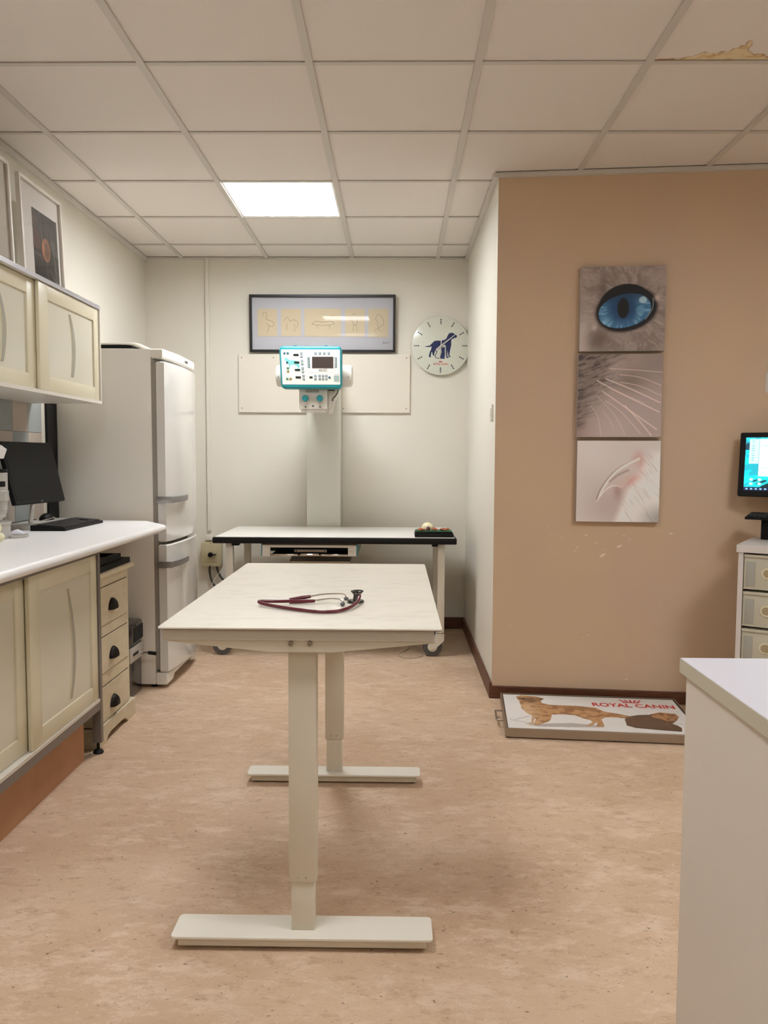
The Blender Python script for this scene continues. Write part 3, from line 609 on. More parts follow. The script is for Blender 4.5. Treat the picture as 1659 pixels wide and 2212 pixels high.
# stethoscope
st = thing('stethoscope', (-.23, 2.15, .8212), 'burgundy stethoscope lying on the examination table', 'stethoscope')
m_bur = M('burgundy_rubber', (92, 14, 30), .3, coat=.2); zt = .8212
b = B(); b.tube([(-.285, 2.165, zt+.010), (-.33, 2.152, zt+.011), (-.368, 2.150, zt+.012), (-.374, 2.138, zt+.011), (-.350, 2.120, zt+.008), (-.30, 2.090, zt+.006), (-.25, 2.062, zt+.0055), (-.20, 2.040, zt+.0055), (-.155, 2.046, zt+.0055), (-.125, 2.085, zt+.007), (-.105, 2.145, zt+.012), (-.100, 2.185, zt+.022)], .0048, 10, 6); b.build('tubing', m_bur, st)
b = B(); b.tube([(-.295, 2.168, zt+.012), (-.262, 2.182, zt+.016), (-.240, 2.198, zt+.017)], [.0062, .0062, .0045], 10); b.tube([(-.295, 2.164, zt+.008), (-.262, 2.170, zt+.008), (-.225, 2.180, zt+.008)], [.0062, .006, .0045], 10); b.build('yoke', m_bur, st)
for pts in ([(-.240, 2.198, zt+.017), (-.21, 2.21, zt+.021), (-.17, 2.218, zt+.022), (-.145, 2.212, zt+.021), (-.138, 2.195, zt+.013)], [(-.228, 2.180, zt+.008), (-.19, 2.190, zt+.012), (-.16, 2.188, zt+.012), (-.145, 2.17, zt+.009), (-.145, 2.150, zt+.006)]):
    t_ = B().tube(pts, .0024, 8, 6).build('ear_tube', m_chrome, st)
    e = Vector(pts[-1]); B().ball(e+Vector((0, -.004, 0)), .0068, (1, 1.3, .85), 12).build('ear_tip', M('grey_rubber', (92, 88, 90), .5), t_)
cx_, cy_ = -.112, 2.205
b = B(); b.lathe([(0, 0), (.021, 0), (.0225, .002), (.021, .005), (.009, .007), (.0085, .020), (.013, .024), (.015, .028), (.0155, .031), (.0135, .031), (.008, .027), (0, .025)], (cx_, cy_, zt+.001), (.12, 0, 1), 28); cpz = b.build('chest_piece', M('dark_chrome', (120, 116, 112), .2, metal=1.), st)
b = B(); b.tube([(cx_+.004+.0165*math.cos(a), cy_+.0165*math.sin(a), zt+.032) for a in np.linspace(0, 2*math.pi, 28)], .0018, 6); b.build('bell_rim', m_black, cpz)
b = B(); b.lathe([(.0215, 0), (.0235, .002), (.0235, .004), (.0215, .006)], (cx_+.0, cy_, zt+.0005), (.0, 0, 1), 28); b.build('diaphragm_rim', M('dark_rubber_rim', (40, 38, 38), .5), cpz)
b = B(); b.cyl((cx_+.004, cy_, zt+.018), (-.100, 2.187, zt+.022), .0035); b.build('stem', m_chrome, cpz)

# ---------------------------------------------------------------- x-ray table
xt = thing('xray_table', (-.37, 5.11, 0), 'white-topped x-ray table with black edge on castors in the alcove', 'table')
m_xtop = M('white_table_laminate', (238, 234, 226), .28)
b = B(); b.prism([(x, y, .7435) for x, y in rrect(-1.10, .357, 4.752, 5.47, .004, 2)], (0, 0, .0025)); b.build('tabletop', m_xtop, xt, smooth=False)
box('edge_layer', (-1.113, .370, 4.74, 5.482, .706, .7433), M('black_rubber_edge', (11, 10, 9), .5, spec=.3), xt, bev=.006)
m_xf = M('white_tube_coat', (228, 221, 206), .4)
for x0 in (-1.045, .258):
    for y0 in (4.80, 5.38):
        p = box('leg', (x0, x0+.044, y0, y0+.044, .16, .706), m_xf, xt, bev=.002)
        if y0 < 5: box('leg_cap', (x0+.044 if x0 < 0 else x0-.036, x0+.085 if x0 < 0 else x0, y0-.03, y0+.03, .690, .7058), m_black, xt)
b = B(); b.box(-1.001, .258, 5.385, 5.42, .17, .245); b.build('rear_crossbar', m_xf, xt, smooth=False)
for x0 in (-1.038, .265): box('side_rail', (x0, x0+.03, 4.844, 5.38, .20, .235), m_xf, xt, smooth=False)
m_tyre = M('grey_tyre', (88, 86, 84), .6)
for n_, (x, y) in enumerate(((-1.075, 4.83), (.232, 4.83), (-1.03, 5.40), (.28, 5.40))):
    s = 1
    hx = (-1.023, .28, -1.023, .28)[n_]; hy = (4.822, 4.822, 5.402, 5.402)[n_]
    fk = B(); fk.cyl((hx, hy, .15), (hx, hy, .165), .022); 
    for yo in (-.0235, .0175): fk.prism([(hx+.024, y+yo, .152), (hx-.024, y+yo, .152), (x-.014, y+yo, .045), (x+.012, y+yo, .045), (hx+.022, y+yo, .10)], (0, .006, 0), bev=.001)
    fk.box(hx-.024, hx+.024, y-.0235, y+.0235, .146, .153)
    f_ = fk.build('castor_fork', m_xf, xt)
    B().lathe([(.036, 0), (.058, .0), (.060, .004), (.060, .022), (.058, .026), (.036, .026)], (x, y-.013, .060), (0, 1, 0), 28).build('tyre', m_tyre, f_)
    B().lathe([(0, 0), (.03, .001), (.042, .003), (.042, .025), (.03, .027), (0, .028)], (x, y-.014, .060), (0, 1, 0), 24).build('wheel_hub', m_xf, f_)
    B().cyl((x, y-.026, .060), (x, y+.026, .060), .006).build('axle', m_white, f_)
bk = thing('cassette_tray_unit', (-.52, 5.0, .61), 'white cassette holder box with open slot hung under the x-ray table', 'x-ray tray')
X0, X1, Y0, Y1, Z0, Z1 = -.815, -.240, 4.775, 5.34, .627, .7055
b = B(); b.box(X0, X0+.048, Y0, Y0+.02, Z0, Z1-.01); b.box(X1-.05, X1, Y0, Y0+.02, Z0, Z1-.01); b.box(X0+.048, X1-.05, Y0, Y0+.02, Z1-.026, Z1-.01); b.build('front_frame', m_white, bk, smooth=False)
for xx in (X0-.006, X1+.0005): box('side_cover', (xx, xx+.0055, Y0+.002, Y1, Z0, Z1-.004), m_teal, bk, smooth=False)
box('top_plate', (X0, X1, Y0+.02, Y1, Z1-.01, Z1-.0005), m_grey, bk, smooth=False)
b = B(); b.box(X0, X1, Y0+.26, Y1, Z0, Z1-.0105); b.build('inner_box', m_dark, bk, smooth=False)
for xx, xy in ((X0+.05, X0+.2199), (X0+.357, X1-.052)): box('tray_lip', (xx, xy, Y0-.004, Y0+.010, Z0, Z0+.012), m_chrome, bk, bev=.002)
box('tray_plate', (X0+.05, X1-.052, Y0+.012, Y0+.25, Z0+.001, Z0+.006), m_dark, bk, smooth=False)
b = B(); b.prism([(X0+.222, Y0-.018, Z0+.002), (X0+.355, Y0-.018, Z0+.002), (X0+.345, Y0-.018, Z0+.015), (X0+.235, Y0-.018, Z0+.015)], (0, .03, 0), bev=.003); b.build('pull_handle', m_chrome, bk)
b = B(); b.box(X0+.19, X0+.39, Y0+.05, Y0+.056, Z0+.018, Z0+.034); lp = b.build('lock_plate', m_steel, bk, smooth=False)
for xx in (X0+.202, X0+.378): B().cyl((xx, Y0+.05, Z0+.026), (xx, Y0+.0485, Z0+.026), .004).build('screw', m_black, lp)
B().lathe([(.009, 0), (.009, .004), (.006, .006), (0, .006)], (X1-.025, Y0, Z0+.032), (0, -1, 0), 16).build('button', m_white, bk)

# ---------------------------------------------------------------- x-ray stand with console and tube head
xs = thing('xray_machine', (-.51, 5.5, 0), 'x-ray machine on a white column with teal control console', 'x-ray machine')
m_col = M('pale_column_coat', (222, 220, 208), .4); m_hd = M('white_tube_housing', (234, 229, 219), .35)
box('column', (-.622, -.388, 5.47+.014, 5.612, .03, 1.86), m_col, xs, bev=.004)
b = B(); b.prism([(-.70, 5.15, .545), (-.30, 5.15, .545), (-.30, 5.475, .605), (-.70, 5.475, .605)], (0, 0, -.005)); b.box(-.70, -.30, 5.15, 5.475, .03, .54); b.build('base_housing', M('grey_beige_coat', (205, 196, 178), .5), xs, smooth=False)
b = B(); b.box(-.69, -.31, 4.90, 5.59, .012, .0295, bev=.003); b.build('base_plate', m_col, xs)
for xx in (-.68, -.34): b = B(); b.cyl((xx, 4.915, 0), (xx, 4.915, .012), .014); b.build('rubber_foot', m_black, xs)
box('carriage', (-.60, -.41, 5.20, 5.483, 1.62, 1.80), m_col, xs, bev=.01, seg=3)
hd = B().lathe([(.0, -.003), (.052, 0), (.064, .004), (.069, .014), (.069, .465), (.064, .478), (.05, .484), (0, .486)], (-.762, 5.05, 1.745), (1, 0, 0), 36).build('tube_head', m_hd, xs)
for xx in (-.742, -.302): B().cyl((xx, 4.984, 1.732), (xx, 4.976, 1.732), .003).build('screw', m_grey, hd)
box('head_yoke', (-.60, -.41, 5.08, 5.21, 1.66, 1.79), m_hd, xs, bev=.008)
co = box('collimator', (-.602, -.430, 4.90, 5.08, 1.527, 1.655), m_hd, xs, bev=.004)
for xx in (-.562, -.472):
    kn = B().lathe([(.018, 0), (.020, .002), (.0195, .024), (.017, .028), (0, .028)], (xx, 4.90, 1.592), (0, -1, 0), 24).build('knob', m_teal, co)
    B().lathe([(.0205, 0), (.0205, .003)], (xx, 4.90, 1.592), (0, -1, 0), 24).build('knob_ring', m_white, co)
    B().cyl((xx, 4.90, 1.540), (xx, 4.899, 1.540), .004).build('screw', m_black, co)
B().lathe([(.005, 0), (.0065, .001), (.005, .002)], (-.516, 4.90, 1.546), (0, -1, 0), 14).build('centre_screw', m_grey, co)
b = B()
for i in range(10): b.box(-.558+.0082*i, -.5555+.0082*i, 4.8985, 4.9003, 1.628, 1.648)
b.build('vent_slots', m_dark, co, kind='stuff', smooth=False)
b = B()
for a in np.linspace(-2.6, -.9, 7): b.box(-.472+.027*math.cos(a)-.0008, -.472+.027*math.cos(a)+.0008, 4.899, 4.9003, 1.592+.027*math.sin(a)-.003, 1.592+.027*math.sin(a)+.003)
b.build('scale_marks', m_grey, co, kind='stuff', smooth=False)
b = B(); b.prism([(-.428, 4.96, 1.50), (-.405, 4.96, 1.505), (-.38, 4.96, 1.60), (-.355, 4.96, 1.65), (-.428, 4.96, 1.65)], (0, .05, 0), bev=.002); b.build('cable_bracket', m_hd, xs, smooth=False)
b = B(); b.box(-.425, -.385, 4.93, 4.96, 1.645, 1.656); b.build('bracket_stop', m_black, xs, smooth=False)
b = B(); b.tube([(-.365, 4.93, 1.66), (-.362, 4.93, 1.64), (-.375, 4.935, 1.615), (-.395, 4.945, 1.598), (-.40, 4.95, 1.58)], .004, 8, 5); b.build('coiled_cable', m_grey, xs)
box('lower_lip', (-.59, -.44, 4.91, 5.05, 1.512, 1.5268), m_hd, xs, bev=.002)
# console: rounded teal shell; local frame follows its slight roll
cn_o = Vector((-.523, 4.85, 1.777)); 
def CP(u, v, d=0.):                                            # u right, v up from the console centre, d towards the viewer
    sh = .0 if u > 0 else 0.; return cn_o + Vector((u + (-v*.045 if u < 0 else -v*.01), -d, v))
b = B(); pr = rrect(-.188, .190, -.130, .128, .026, 5); b.prism([CP(u, v, .012) for u, v in pr], (0, .075, 0)); 
ed = [e for e in b.bm.edges if all(abs(v.co.y-(4.85-.012)) < 1e-4 for v in e.verts)]
bmesh.ops.bevel(b.bm, geom=ed, offset=.012, segments=3, profile=.5, affect='EDGES', clamp_overlap=True)
cs = b.build('console_shell', m_teal, xs)
for xx in (-.10, .085): b = B(); b.prism([CP(xx, .1275, .005), CP(xx+.02, .1275, .005), CP(xx+.02, .1315, .005), CP(xx, .1315, .005)], (0, .05, 0)); b.build('clip', m_teal, cs, smooth=False)
b = B(); b.prism([CP(u, v, .0125) for u, v in rrect(-.176, .179, -.105, .106, .005, 3)], (0, -.001, 0)); fp = b.build('front_panel', M('console_panel_white', (226, 217, 205), .4), xs, smooth=False)
def Z5(x, y):                                                  # from panel picture units (1045 x 630) to console u, v
    return ((x-240)/1030*.355-.176, .106-(y-218)/628*.211)
def pad(x, y, w_, h_, mat, name, d=.0137, th=.0012, parent=None):
    u, v = Z5(x, y); a, c = w_/1030*.355/2, h_/628*.211/2
    b = B(); b.prism([CP(u-a, v-c, d), CP(u+a, v-c, d), CP(u+a, v+c, d), CP(u-a, v+c, d)], (0, -th, 0)); return b.build(name, mat, parent or fp, smooth=False)
m_kt = M('dark_teal_key', (30, 88, 98), .45); m_kw = M('white_arrow', (225, 222, 212), .5); m_kg = M('green_key', (70, 118, 84), .45); m_ky = M('ochre_key', (134, 118, 62), .45); m_lcd = M('dark_display', (12, 30, 22), .3)
keys = [(300, 288), (358, 288)]+[(597, y) for y in (290, 347)]+[(603, 426), (605, 482), (608, 558), (612, 616), (617, 692), (619, 748)]+[(840+78*i, 288) for i in range(4)]+[(722, 376+49*i) for i in range(4)]+[(1197, 376+49*i) for i in range(4)]+[(833, 692), (833, 748), (908, 692), (967, 692), (1027, 692), (910, 748), (968, 748), (1027, 748), (1083, 720), (340, 452)]
for i, (x, y) in enumerate(keys):
    k_ = pad(x, y, 38, 38, m_kt, 'key')
    if i > 1 and (x, y) not in ((1083, 720), (340, 452)): pad(x, y, 17, 17, m_kw, 'key_symbol', .0149, .0004, k_)
for x, y, mm in ((347, 556, m_kg), (348, 614, m_ky), (328, 746, m_kg), (387, 746, m_ky)): pad(x, y, 42, 38, mm, 'key')
for x, y in ((502, 316), (510, 451), (516, 585), (523, 718)): pad(x, y, 94, 38, m_lcd, 'readout')
pad(753, 718, 62, 36, m_lcd, 'readout'); pad(965, 449, 376, 204, M('brown_black_screen', (58, 46, 40), .3), 'screen')
pad(1208, 640, 90, 24, M('sticker_white', (222, 222, 218), .5), 'sticker'); pad(1208, 735, 96, 110, M('sticker_grey', (150, 165, 160), .5), 'sticker', .0137, .0008)
m_ln = M('panel_line', (188, 176, 164), .6); m_tx = M('navy_print', (60, 70, 86), .6)
pad(663, 520, 4, 600, m_ln, 'divider_line', .0136, .0003); pad(965, 628, 560, 4, m_ln, 'divider_line', .0136, .0003); pad(970, 603, 160, 5, m_tx, 'underline', .0136, .0004)
u, v = Z5(890, 597); text('APR-VET', CP(u, v, .0137), (1, 0, 0), (0, 0, 1), .052, .0095, m_tx, fp, 'lettering', .01)
dogp = [(283, 405), (305, 385), (318, 350), (345, 378), (375, 405), (440, 412), (505, 415), (530, 440), (552, 480), (556, 520), (545, 560), (552, 590), (520, 590), (520, 540), (490, 500), (440, 490), (400, 492), (382, 560), (370, 560), (372, 510), (355, 470), (345, 435), (310, 420)]
b = B(); b.prism([CP(*Z5(x, y), .0136) for x, y in dogp], (0, -.0003, 0)); b.build('dog_silhouette', M('pale_teal_print', (116, 186, 184), .5), fp, smooth=False)

# ---------------------------------------------------------------- back wall: board, frame, clock, switch box
bd = box('wall_board', (-1.118, .095, YB-.019, YB-.001, 1.545, 1.956), M('cream_board', (226, 218, 202), .5), bev=.002, label='cream rectangular board screwed to the back wall behind the x-ray head', cat='board', smooth=False)
for x, z in ((-1.095, 1.93), (.07, 1.93), (-1.095, 1.575), (.07, 1.575), (-.87, 1.93), (-.375, 1.575)): B().cyl((x, YB-.019, z), (x, YB-.0205, z), .004).build('screw', M('screw_brown', (120, 104, 86), .5), bd)
pf = thing('wall_picture', (-.52, YB, 1.967), 'wide black framed picture with five sepia line drawings on the back wall', 'picture')
tl_ = math.radians(2.0); fo = Vector((0, YB-.018, 1.968))
upf = Vector((0, -math.sin(tl_), math.cos(tl_))); nf = Vector((0, -math.cos(tl_), -math.sin(tl_)))
FP = lambda x, z, d: Vector((x, fo.y, fo.z)) + upf*(z-1.968) + nf*d
m_bf = M('black_frame_wood', (20, 17, 16), .4)
b = B(); xa, xb, za, zb, fwid = -1.034, -.009, 1.968, 2.364, .017
for a, c, d, e in ((xa, xa+fwid, za, zb), (xb-fwid, xb, za, zb), (xa+fwid, xb-fwid, za, za+fwid), (xa+fwid, xb-fwid, zb-fwid, zb)):
    b.prism([FP(a, d, -.002), FP(c, d, -.002), FP(c, e, -.002), FP(a, e, -.002)], nf*.022, bev=.0015)
b.build('frame', m_bf, pf, smooth=False)
q = lambda a, c, d, e, dd: [FP(a, d, dd), FP(c, d, dd), FP(c, e, dd), FP(a, e, dd)]
B().prism(q(xa+fwid, xb-fwid, za+fwid, zb-fwid, 0), nf*.003).build('mat_board', M('pale_grey_mat', (205, 202, 204), .7), pf, smooth=False)
pane('glass', q(xa+fwid, xb-fwid, za+fwid, zb-fwid, .015), glass_mat('picture_glass', 1.5), pf)
m_sh = M('sepia_paper', (219, 202, 170), .7); m_ink = M('brown_ink', (112, 92, 72), .7)
sheets = [(-.979, -.841, 2.268, 2.078), (-.813, -.674, 2.268, 2.079), (-.649, -.392, 2.269, 2.076), (-.362, -.225, 2.269, 2.076), (-.200, -.059, 2.269, 2.074)]
art = [  # plain generic contour doodles
 [[(.25,.75),(.35,.88),(.48,.8),(.45,.62),(.6,.58),(.82,.5),(.78,.35),(.55,.4),(.45,.5)], [(.58,.4),(.55,.22),(.5,.12)]],
 [[(.15,.55),(.3,.7),(.45,.55),(.65,.6),(.85,.5),(.8,.3)], [(.3,.5),(.28,.2)], [(.68,.45),(.7,.18)]],
 [[(.2,.45),(.32,.55),(.5,.52),(.7,.56),(.82,.48),(.72,.42),(.5,.4),(.3,.42),(.2,.45)], [(.35,.42),(.36,.28)], [(.68,.42),(.69,.28)]],
 [[(.3,.7),(.45,.82),(.6,.7),(.62,.5),(.5,.42),(.38,.5),(.3,.7)], [(.42,.44),(.4,.2)], [(.56,.44),(.6,.2)]],
 [[(.35,.6),(.45,.8),(.62,.76),(.78,.5),(.6,.36),(.45,.3),(.3,.2)], [(.4,.62),(.48,.45),(.5,.3),(.62,.2)]]]
for (a, c, e, d), ln in zip(sheets, art):
    s = B().prism(q(a, c, d, e, .003), nf*.002).build('drawing_sheet', m_sh, pf, smooth=False)
    b = B()
    for p in ln: b.tube([FP(a+(c-a)*x, d+(e-d)*z, .0053) for x, z in p], .0009, 5, 6)
    b.build('pen_line', m_ink, s)
b = B(); b.tube([FP(x, z, .0036) for x, z in ((-.098, 2.028), (-.092, 2.043), (-.088, 2.03), (-.082, 2.036), (-.076, 2.03), (-.07, 2.038), (-.064, 2.032), (-.052, 2.042))], .001, 5, 4); b.build('scribble', M('black_ink', (40, 38, 38), .7), pf)
# clock
CX, CZ, yk = .309, 2.014, YB-.028
ck = thing('wall_clock', (CX, YB, CZ-.203), 'round pale glass wall clock with navy dog emblem, right of the picture', 'clock')
B().lathe([(.201, 0), (.203, .001), (.203, .005), (.201, .006)], (CX, YB-.022, CZ), (0, -1, 0), 64).build('face', M('pale_green_glass', (214, 216, 200), .2, coat=.2), ck)
B().cyl((CX, YB-.001, CZ), (CX, YB-.022, CZ), .07).build('movement_housing', m_grey, ck)
m_navy = M('navy_enamel', (28, 38, 84), .5); b = B()
for h in range(12):
    a = math.radians(30*h)
    for r in (.1555, .1685, .1815):
        b.cyl((CX+r*math.sin(a), yk, CZ+r*math.cos(a)), (CX+r*math.sin(a), yk-.0008, CZ+r*math.cos(a)), .0046, seg=12)
b.build('hour_dots', M('navy_dot', (24, 28, 56), .5), ck, kind='stuff', smooth=False)
K = lambda x, y: (CX+(x-828)*.000362, yk, CZ-(y-818)*.000362)
dogc = [(520, 828), (560, 822), (610, 815), (650, 780), (700, 728), (760, 718), (830, 722), (900, 704), (935, 680), (960, 625), (985, 580), (1040, 566), (1080, 580), (1105, 605), (1138, 620), (1140, 645), (1115, 668), (1085, 662), (1075, 690), (1045, 680), (1030, 720), (1032, 800), (1015, 880), (1000, 960), (1000, 1010), (1028, 1022), (1022, 1035), (985, 1030), (970, 960), (955, 900), (958, 980), (962, 1030), (990, 1045), (980, 1055), (940, 1050), (930, 960), (925, 820), (905, 795), (870, 810), (850, 830), (830, 850), (770, 870), (735, 890), (715, 930), (700, 985), (708, 1003), (680, 1005), (665, 950), (655, 930), (635, 1000), (640, 1038), (605, 1035), (600, 1010), (620, 930), (645, 880), (650, 825), (620, 842), (570, 842), (525, 835)]
b = B(); b.prism([K(*p) for p in dogc], (0, -.0008, 0)); b.build('dog_emblem', m_navy, ck, smooth=False)
catc = [(840, 870), (850, 835), (862, 850), (880, 848), (905, 830), (912, 870), (908, 920), (915, 980), (905, 1040), (908, 1068), (820, 1062), (830, 1000), (850, 930), (838, 900)]
b = B(); b.prism([K(*p) for p in catc], (0, -.0012, 0)); b.build('cat_emblem', m_navy, ck, smooth=False)
b = B(); b.tube([Vector(K(*p))+Vector((0, -.0008, 0)) for p in ((730, 925), (755, 920), (745, 960), (722, 1010), (735, 1045), (800, 1058))], .0022, 6, 5); b.build('cat_tail', m_navy, ck)
m_red = M('red_print', (205, 42, 44), .5)
text('ROYAL CANIN', K(690, 1186), (1, 0, 0), (0, 0, 1), .1, .0135, m_red, ck, 'lettering', .012)
b = B()
for i in range(5): x = 800+12*i; b.prism([K(x, 1138), K(x+9, 1138), K(x+9+(i-2)*2, 1112), K(x+(i-2)*2, 1112)], (0, -.0008, 0))
b.build('crown_emblem', m_red, ck, smooth=False)
m_hand = M('clock_hand', (206, 202, 200), .35, metal=.3)
b = B(); b.prism([Vector(K(*p))+Vector((0, -.005, 0)) for p in ((735, 882), (758, 905), (838, 830), (1108, 612), (1098, 604), (822, 808))], (0, -.001, 0)); b.build('minute_hand', m_hand, ck, smooth=False)
b = B(); b.prism([Vector(K(*p))+Vector((0, -.0035, 0)) for p in ((828, 718), (850, 718), (838, 830), (812, 1062), (800, 1062), (822, 820))], (0, -.001, 0)); b.build('hour_hand', m_hand, ck, smooth=False)
B().cyl(Vector(K(829, 819)), Vector(K(829, 819))+Vector((0, -.0075, 0)), .006).build('hub', m_hand, ck)
# isolator switch on the wall
sb = thing('switch_box', (-1.315, YB, .449), 'beige isolator switch box with black rotary knob, low on the back wall', 'switch box')
m_sw = M('olive_beige_plastic', (186, 174, 140), .5)
box('enclosure', (-1.385, -1.245, YB-.07, YB-.001, .449, .62), m_sw, sb, bev=.004)
box('cover_plate', (-1.362, -1.272, YB-.075, YB-.0702, .485, .578), m_sw, sb, bev=.002)
kn = B().lathe([(.018, 0), (.017, .012), (.012, .018), (0, .018)], (-1.318, YB-.0752, .534), (0, -1, 0), 20).build('rotary_knob', m_black, sb)
b = B(); b.prism([(-1.318, YB-.093, .542), (-1.318, YB-.093, .526), (-1.275, YB-.093, .533), (-1.275, YB-.093, .539)], (0, .012, 0)); b.build('pointer', m_black, kn, smooth=False)
for z in (.614, .456): B().cyl((-1.32, YB-.0702, z), (-1.32, YB-.0715, z), .003).build('screw', m_black, sb)
cf = thing('cable_outlet', (-1.315, YB, .625), 'small white socket on the wall trunking above the switch box', 'socket')
box('outlet_body', (-1.36, -1.305, YB-.04, YB-.021, .634, .672), m_white, cf, bev=.003); box('outlet_plate', (-1.355, -1.31, YB-.0209, YB-.001, .638, .668), m_white, cf, smooth=False)
m_cab = M('grey_cable', (70, 66, 62), .55)
for pts, nm, lab in (([(-1.335, YB-.03, .448), (-1.335, YB-.03, .40), (-1.322, YB-.03, .34), (-1.295, YB-.03, .30), (-1.24, YB-.035, .27), (-1.15, YB-.04, .20), (-1.08, YB-.04, .10), (-1.0, YB-.05, .012)], 'grey_cable', 'thick grey cable from the left underside of the switch box'),
                     ([(-1.285, YB-.03, .448), (-1.275, YB-.03, .41), (-1.25, YB-.03, .36), (-1.20, YB-.035, .32), (-1.12, YB-.04, .25), (-1.04, YB-.04, .12), (-.95, YB-.05, .012)], 'grey_cable', 'thick dark cable from the right underside of the switch box')):
    B().tube(pts, .0075, 10, 6).build(nm, m_cab, label=lab, cat='cable', group='cables below the switch box')
B().tube([(-1.20, YB-.06, .50), (-1.24, YB-.06, .43), (-1.29, YB-.06, .36), (-1.33, YB-.06, .27), (-1.345, YB-.06, .15), (-1.33, YB-.06, .006), (-1.25, YB-.09, .004)], .0025, 6, 6).build('white_flex', m_white, label='thin white flex crossing in front of the grey cables', cat='cable')
B().tube([(.10, 5.14, .004), (.085, 5.0, .004), (.03, 4.88, .004), (.04, 4.79, .004), (.105, 4.765, .004), (.168, 4.83, .004), (.155, 4.98, .004), (.122, 5.14, .004), (.11, 5.25, .004)], .0035, 8, 8).build('floor_cable', M('beige_flex', (190, 172, 148), .5), label='loop of beige cable on the floor under the x-ray table', cat='cable')
# anatomical model on the x-ray table
am = thing('anatomy_model', (.235, 4.83, .746), 'teaching model with white dome on a green-topped black box, on the x-ray table', 'model')
box('base_box', (.117, .352, 4.775, 4.935, .7462, .770), m_black, am, bev=.002); box('upper_step', (.121, .346, 4.785, 4.93, .770, .779), m_black, am, bev=.001)
box('green_top', (.125, .342, 4.79, 4.925, .779, .783), M('green_felt', (32, 92, 56), .7), am, smooth=False)
b = B(); b.ball((.196, 4.86, .797), .036, (1.05, .9, .95), 24); b.build('white_dome', m_bone, am)
b = B(); b.ball((.200, 4.828, .795), .013, (1, .5, 1.2), 14); b.build('iris_window', M('mauve_resin', (118, 72, 78), .25, coat=.4), am)
m_or = M('orange_resin', (196, 110, 66), .45, noise=((150, 60, 46), 60, (1, 1, 1), 3, .45, .6))
b = B()
for a, c in (((.135, 4.82, .786), (.175, 4.84, .790)), ((.15, 4.81, .786), (.18, 4.835, .789)), ((.225, 4.83, .788), (.255, 4.815, .786)), ((.22, 4.85, .79), (.26, 4.85, .786)), ((.27, 4.83, .788), (.30, 4.82, .787)), ((.33, 4.83, .79), (.30, 4.82, .787)), ((.14, 4.86, .788), (.17, 4.86, .79))): b.tube([a, ((a[0]+c[0])/2, a[1]-.006, a[2]+.005), c], [.003, .006, .004], 8, 4)
b.build('organ_parts', m_or, am)
b = B(); b.ball((.296, 4.85, .790), .022, (1.1, 1, .4), 16); b.build('cut_section', M('purple_resin', (120, 84, 90), .35), am)
# light switch on the alcove side wall
sw = thing('light_switch', (XR, 4.13, 1.43), 'small white light switch on the alcove side wall near the tan corner', 'switch')
box('switch_plate', (XR-.009, XR-.0002, 4.075, 4.155, 1.425, 1.505), m_white, sw, bev=.002); box('rocker', (XR-.013, XR-.0092, 4.095, 4.135, 1.445, 1.485), m_white, sw, bev=.002)

